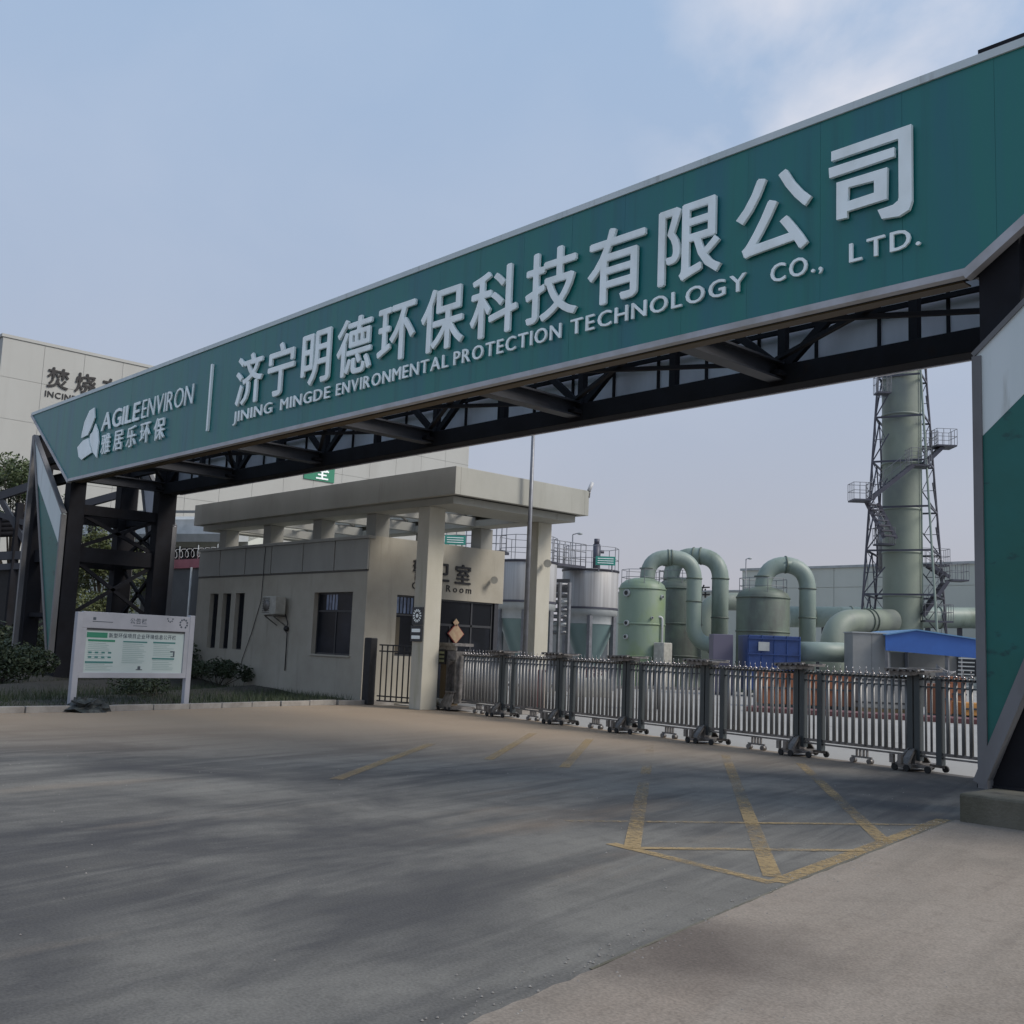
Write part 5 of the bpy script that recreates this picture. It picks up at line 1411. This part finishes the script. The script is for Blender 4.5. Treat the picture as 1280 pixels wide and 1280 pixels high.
for k in range(4):
    for z0, z1 in zip(levels, levels[1:]):
        b = MB(); b.tube(crn(k, z0), crn(k, z1), .075, 8, caps=False); obj('leg', b, M['tower_steel'] if k else M['duct'], T)
for li, z0 in enumerate(levels[1:], 1):
    for k in range(4):
        b = MB(); b.beam(crn(k, z0), crn(k + 1, z0), .09, .12); obj('ring_beam', b, M['tower_steel'], T)
        zb0, zm = levels[li - 1], (levels[li - 1] + z0) / 2
        mid = (crn(k, z0) + crn(k + 1, z0)) / 2
        q1 = (crn(k, zm) + mid) / 2; 
        b = MB()
        ends = {0: (k + 1,), 3: (k,)}.get(k, (k, k + 1))       # the two faces towards the road are only braced at their outer legs
        for e_ in ends:
            far = crn(e_, zb0).lerp(mid, .62)
            b.beam(crn(e_, zb0), far if k in (0, 3) else mid, .075, .075)
            b.beam(crn(e_, zm), crn(e_, zb0).lerp(mid, .5), .04, .04); b.beam(crn(e_, z0), crn(e_, zb0).lerp(mid, .5), .04, .04)
        obj('brace', b, M['tower_steel'], T)
def stair(p, q, wv, sides=(1,)):
    """p, q: foot and head of the flight; wv: half-width vector"""
    b = MB()
    for s_ in (-1, 1):
        b.beam(p + wv * s_, q + wv * s_, .07, .23)
    obj('stringer', b, M['tower_steel'], T)
    n_ = int((q - p).length / .32); b = MB()
    for k in range(n_):
        c = p.lerp(q, (k + .5) / n_); b.beam(c - wv, c + wv, .28, .09)
    obj('tread', b, M['tower_steel'], T)
    b = MB()
    for s_ in sides:
        for hh in (.55, 1.05): b.tube(p + wv * s_ + UZ * hh, q + wv * s_ + UZ * hh, .02, 5, caps=False)
        for k in range(6):
            c = p.lerp(q, k / 5) + wv * s_; b.tube(c, c + UZ * 1.05, .018, 5, caps=False)
    obj('stair_rail', b, M['galv'], T)
def platform(c, sx, sy):
    b = MB(); pl = ob(Vector((c.x, c.y, 0)), sx, sy, c.z - .1, c.z); obj('platform', pl, M['tower_steel'], T)
    b = MB()
    cs = [c + sr * i * sx / 2 + fh * j * sy / 2 for i, j in ((-1, -1), (1, -1), (1, 1), (-1, 1))]
    for i in range(4):
        a, d_ = cs[i], cs[(i + 1) % 4]
        for hh in (.55, 1.05): b.tube(a + UZ * hh, d_ + UZ * hh, .018, 5, caps=False)
        for k in range(3): e = a.lerp(d_, k / 3); b.tube(e, e + UZ * 1.05, .02, 5, caps=False)
    obj('platform_rail', b, M['galv'], T)
DF = DC - 3.0
def pt(px, py, dd=0.0): return at(px, py, DF + dd)
W3 = fh * .42
stair(pt(1086, 625), pt(1139, 583), W3); platform(pt(1075, 625), 1.15, 1.2); platform(pt(1148, 582, .2), 1.25, 1.1)
stair(pt(1154, 581, 1.5), pt(1176, 560, 1.5), W3); platform(pt(1179, 558, 1.5), 1.3, 1.3); platform(pt(1158, 559, 4), 1.2, 1.0)
stair(pt(1113, 673, .6), pt(1090, 628, .6), sr * .42 + fh * .1, (-1,)); platform(pt(1105, 680, 1.5), 1.1, 1.0)
stair(pt(1161, 707, 3), pt(1184, 722, 3) , W3); platform(pt(1196, 725, 2.2), 1.1, 1.2); platform(pt(1166, 706, 4), 1.9, 1.0)
stair(pt(1152, 770, 2), pt(1182, 727, 2), W3); platform(pt(1170, 776, 2), 1.8, 1.1); platform(pt(1103, 491, 1.0), .9, .8)
stair(pt(1084, 612, 6), pt(1103, 492, 6.1), sr * .3) if False else None
b = MB(); q = at(1108, 652, DC + 1.6); b.tube(Vector((q.x, q.y, zat(1108, 712, DC))), Vector((q.x, q.y, zat(1108, 640, DC))), .55, 16); obj('riser_pipe', b, M['galv'], T)

# ------------------------------------------------------------------ big workshop along the back
t = thing('workshop', 'long low pale green-grey workshop along the back of the site', 'building', (-20, 96, 0))
WY, WX0, WX1, WZ = 88.0, -61.6, 12.0, 10.35
b = MB(); b.box((WX0, WY, 0), (WX1, WY + 30, WZ)); obj('wall', b, M['shop_wall'], t)
n_ = 22
for k in range(n_):
    xa, xb = WX0 + (WX1 - WX0) * k / n_, WX0 + (WX1 - WX0) * (k + 1) / n_
    for z0, z1 in ((0.2, 8.45), (8.5, WZ - .1)):
        b = MB(); b.box((xa + .03, WY - .06, z0), (xb - .03, WY - .003, z1)); obj('wall_panel', b, M['shop_wall'], t)
b = MB(); b.box((WX0 - .15, WY - .2, WZ - .1), (WX1, WY + 30, WZ + .12)); obj('roof_edge', b, M['silo_ring'], t)
b = MB(); b.box((WX0 + 8, WY - .12, 1.0), (WX1 - 2, WY - .065, 2.4)); obj('window_band', b, M['frame'], t)
t = thing('annex', 'low grey annex left of the workshop with a black character on its wall', 'building', (-72, 92, 0))
b = MB(); b.box((-84, WY + 1, 0), (WX0 - .05, WY + 20, 8.3)); obj('wall', b, M['shop_wall'], t)
b = MB(); b.box((-84.1, WY + .9, 8.3), (WX0 - .05, WY + 20, 8.45)); obj('roof_edge', b, M['silo_ring'], t)
p = at(881, 739, 100); k = (WY + .95) / p.y
cjk('车', frame_front(0, WY + .96, 0), p.x * k, CAM_H + (p.z - CAM_H) * k, 1.3, .015, .05, M['black_letter'], t)

t = thing('far_wall', 'low grey wall far behind the cone-bottomed silos', 'wall', (-95, 78, 0))
b = MB(); b.box((-128, 77.9, 0), (-70, 78.2, 4.6)); obj('wall', b, M['cabinet'], t)
b = MB(); b.box((-128, 77.8, 4.6), (-70, 78.3, 4.75)); obj('coping', b, M['grey_wall'], t)

# ------------------------------------------------------------------ tall white incineration hall on the left
IX, IY0, IY1, IZ = -80.0, 23.4, 67.6, 22.6
t = thing('incineration_hall', 'tall white industrial hall with black lettering high on its wall', 'building', (-95, 45, 0))
b = MB(); b.box((IX - 35, IY0, 0), (IX, IY1, IZ)); obj('wall', b, M['inc_wall'], t)
ny_ = 15; zz = [0.3, 4.4, 8.5, 12.6, 16.6, 19.6, IZ - .12]
for k in range(ny_):
    ya, yb = IY0 + (IY1 - IY0) * k / ny_, IY0 + (IY1 - IY0) * (k + 1) / ny_
    for z0, z1 in zip(zz, zz[1:]):
        b = MB(); b.box((IX + .003, ya + .012, z0 + .012), (IX + .05, yb - .012, z1 - .012)); obj('wall_panel', b, M['inc_wall'], t)
b = MB(); b.box((IX - 35.1, IY0 - .1, IZ - .12), (IX + .12, IY1 + .1, IZ + .10)); obj('roof_edge', b, M['inc_wall'], t)
fr_i = frame_right(IX + .06, 0, 0)
for i, ch in enumerate('焚烧车间'):
    cjk(ch, fr_i, 27.48 + i * 2.02, 20.22, 1.5, .018, .1, M['black_letter'], t)
text_row('INCINERATION PLANT', frame_right(IX + .06, 0, 18.72), 26.65, 34.3, .46, .012, .05, M['black_letter'], t)
p = at(406, 595, 92)
b = MB(); b.box((IX + .055, 48.9, 15.7), (IX + .15, 52.0, 17.3)); obj('sign_board', b, M['ink_green'], t)
cjk('全', frame_right(IX + .16, 0, 0), 50.7, 16.5, 1.3, .02, .05, M['letter'], t)

# low pale building and canopy in front of it
t = thing('low_store', 'low store building with a pale rounded roof edge and dark recess, left of the guardhouse', 'building', ground_at(200, 58))
DL = 60
a, c = ground_at(96, DL), ground_at(300, DL - 4)
zt_, zm_ = zat(180, 648, DL), zat(180, 672, DL)
dl = (c - a).normalized(); nl = Vector((dl.y, -dl.x, 0)); nl = nl if nl.dot(fh) < 0 else -nl
b = MB(); b.prism([a, c, c - nl * 9, a - nl * 9], UZ * zm_); obj('wall', b, M['shop_wall'], t)
b = MB(); pr = [(0, zm_ - .35), (1.3, zm_ - .5), (1.5, zm_ - .1), (1.2, zm_ + .7), (.5, zt_ - .15), (-.5, zt_), (-1, zm_)]
b.prism([a + nl * x + UZ * z_ for x, z_ in pr], c - a); obj('eave', b, M['silo_ring'], t)
b = MB(); b.beam(a + nl * 1.5 + UZ * (zt_ + .05), c + nl * 1.5 + UZ * (zt_ - .05), .16, .12); obj('gutter', b, M['cabinet'], t)
for k in range(6):
    q = a.lerp(c, (k + .5) / 6); b = MB(); b.prism([q + nl * .03 - dl * 1.2 + UZ * 2.6, q + nl * .03 + dl * 1.2 + UZ * 2.6, q + nl * .03 + dl * 1.2 + UZ * (zm_ - .7), q + nl * .03 - dl * 1.2 + UZ * (zm_ - .7)], nl * .06); obj('window', b, M['black'], t)
# pink coping wall with a grey base and wire on top
t = thing('boundary_wall', 'grey wall with a pink coping and coiled wire, left of the guardhouse', 'wall', ground_at(232, 47))
a, c = ground_at(170, 49), ground_at(262, 45)
zc_ = zat(230, 711, 47); z2_ = zat(230, 700, 47)
b = MB(); b.prism([a, c, c - nl * .3, a - nl * .3], UZ * zc_); obj('wall', b, M['grey_wall'], t)
b = MB(); b.prism([a + nl * .1, c + nl * .1, c - nl * .5, a - nl * .5], UZ * (z2_ - zc_)); b.v = [(v[0], v[1], v[2] + zc_) for v in b.v]; obj('coping', b, M['pink_wall'], t)
b = MB(); n_ = 90; b.sweep([a.lerp(c, k / n_) + UZ * (z2_ + .28 + .2 * math.sin(k * .9)) + nl * .2 * math.cos(k * .9) for k in range(n_)], .012, 4); obj('wire_coil', b, M['silo_ring'], t)
for k in range(5):
    q = a.lerp(c, k / 4); b = MB(); b.tube(q + UZ * z2_, q + UZ * (z2_ + .6), .02, 5); obj('wire_post', b, M['silo_ring'], t)
b = MB(); q = a.lerp(c, .74) + nl * .3; b.tube(q, q + UZ * zc_, .05, 6); obj('rain_pipe', b, M['silo_ring'], t)

# steel pipe rack at the far left
t = thing('steel_rack', 'dark blue-grey steel pipe rack with sloping top beam at the far left edge', 'steel rack', ground_at(10, 50))
DR = 52
def sp_(px, py, dd=0): return at(px, py, DR + dd)
for pts_, w_, h_ in (((-60, 640), (44, 604), .35, .35), ((-60, 655), (110, 628), .28, .3), ((-60, 675), (48, 690), .25, .3), ((-60, 708), (48, 702), .3, .4), ((100, 632), (160, 612), .3, .35)) if False else ():
    pass
for a_, c_, w_, h_ in ((sp_(-60, 640), sp_(44, 606), .3, .38), (sp_(-60, 622), sp_(60, 664), .22, .26), (sp_(0, 622), sp_(34, 682), .24, .24), (sp_(-60, 697), sp_(60, 693), .3, .4), (sp_(-60, 712), sp_(60, 706), .3, .3), (sp_(92, 634), sp_(158, 616), .3, .34)):
    b = MB(); b.beam(a_, c_, w_, h_); obj('beam', b, M['steel_lit'], t)
b = MB(); b.beam(sp_(112, 636), sp_(146, 690), .2, .2); obj('beam', b, M['galv'], t)
for px, dd, zz in ((-20, 0, 640), (6, 0, 628), (30, 3, 628), (44, 0, 610), (101, 0, 632)):
    g = ground_at(px, DR + dd); b = MB(); b.beam(g, g + UZ * zat(px, zz, DR + dd), .3, .3); obj('post', b, M['steel'], t)
b = MB()
for k in range(5): b.tube(sp_(-60, 650 + k * 5, 2), sp_(46, 642 + k * 6, 2), .16, 8)
obj('pipe', b, M['steel'], t)
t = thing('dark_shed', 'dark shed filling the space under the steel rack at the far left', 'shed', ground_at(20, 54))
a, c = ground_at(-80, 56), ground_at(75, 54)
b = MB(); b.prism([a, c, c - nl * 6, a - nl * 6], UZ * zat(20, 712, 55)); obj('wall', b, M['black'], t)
b = MB(); b.prism([a + nl * .4, c + nl * .4, c - nl * 6.4, a - nl * 6.4], UZ * .15); zr_ = zat(20, 712, 55); b.v = [(v[0], v[1], v[2] + zr_) for v in b.v]; obj('roof', b, M['steel'], t)
# shelter wall behind the bushes
t = thing('screen_wall', 'pale green-grey wall behind the bushes and braces of the left leg', 'wall', ground_at(150, 50))
a, c = ground_at(92, 52), ground_at(206, 49)
b = MB(); b.prism([a, c, c - nl * .3, a - nl * .3], UZ * zat(150, 722, 50)); obj('wall', b, M['shop_wall'], t)
b = MB(); b.prism([a + nl * .08, c + nl * .08, c - nl * .4, a - nl * .4], UZ * .15); zr_ = zat(150, 722, 50); b.v = [(v[0], v[1], v[2] + zr_) for v in b.v]; obj('coping', b, M['silo_ring'], t)

# distant street lamps
def lamp(px, py, D, label, arm):
    g = ground_at(px, D); zt_ = zat(px, py, D)
    t = thing('street_lamp', label, 'street lamp', g, 'thin street lamps behind the plant')
    b = MB(); b.tube(g, g + UZ * zt_, .07, 8, .04); obj('pole', b, M['galv'], t)
    b = MB(); b.tube(g + UZ * zt_, g + UZ * (zt_ + .15) + sr * arm, .035, 6); obj('arm', b, M['galv'], t)
    b = MB(); q = g + UZ * (zt_ + .08) + sr * arm; b.ball(q, .2, 6, (1, 1, .45)); obj('lamp_head', b, M['silo_ring'], t)
lamp(711, 668, 75, 'thin curved street lamp above the catwalk between the silos', .5)
lamp(931, 699, 95, 'thin street lamp left of the arching duct of the olive tank', .35)
lamp(621, 655, 70, 'thin bare lamp pole seen under the canopy edge', .3)
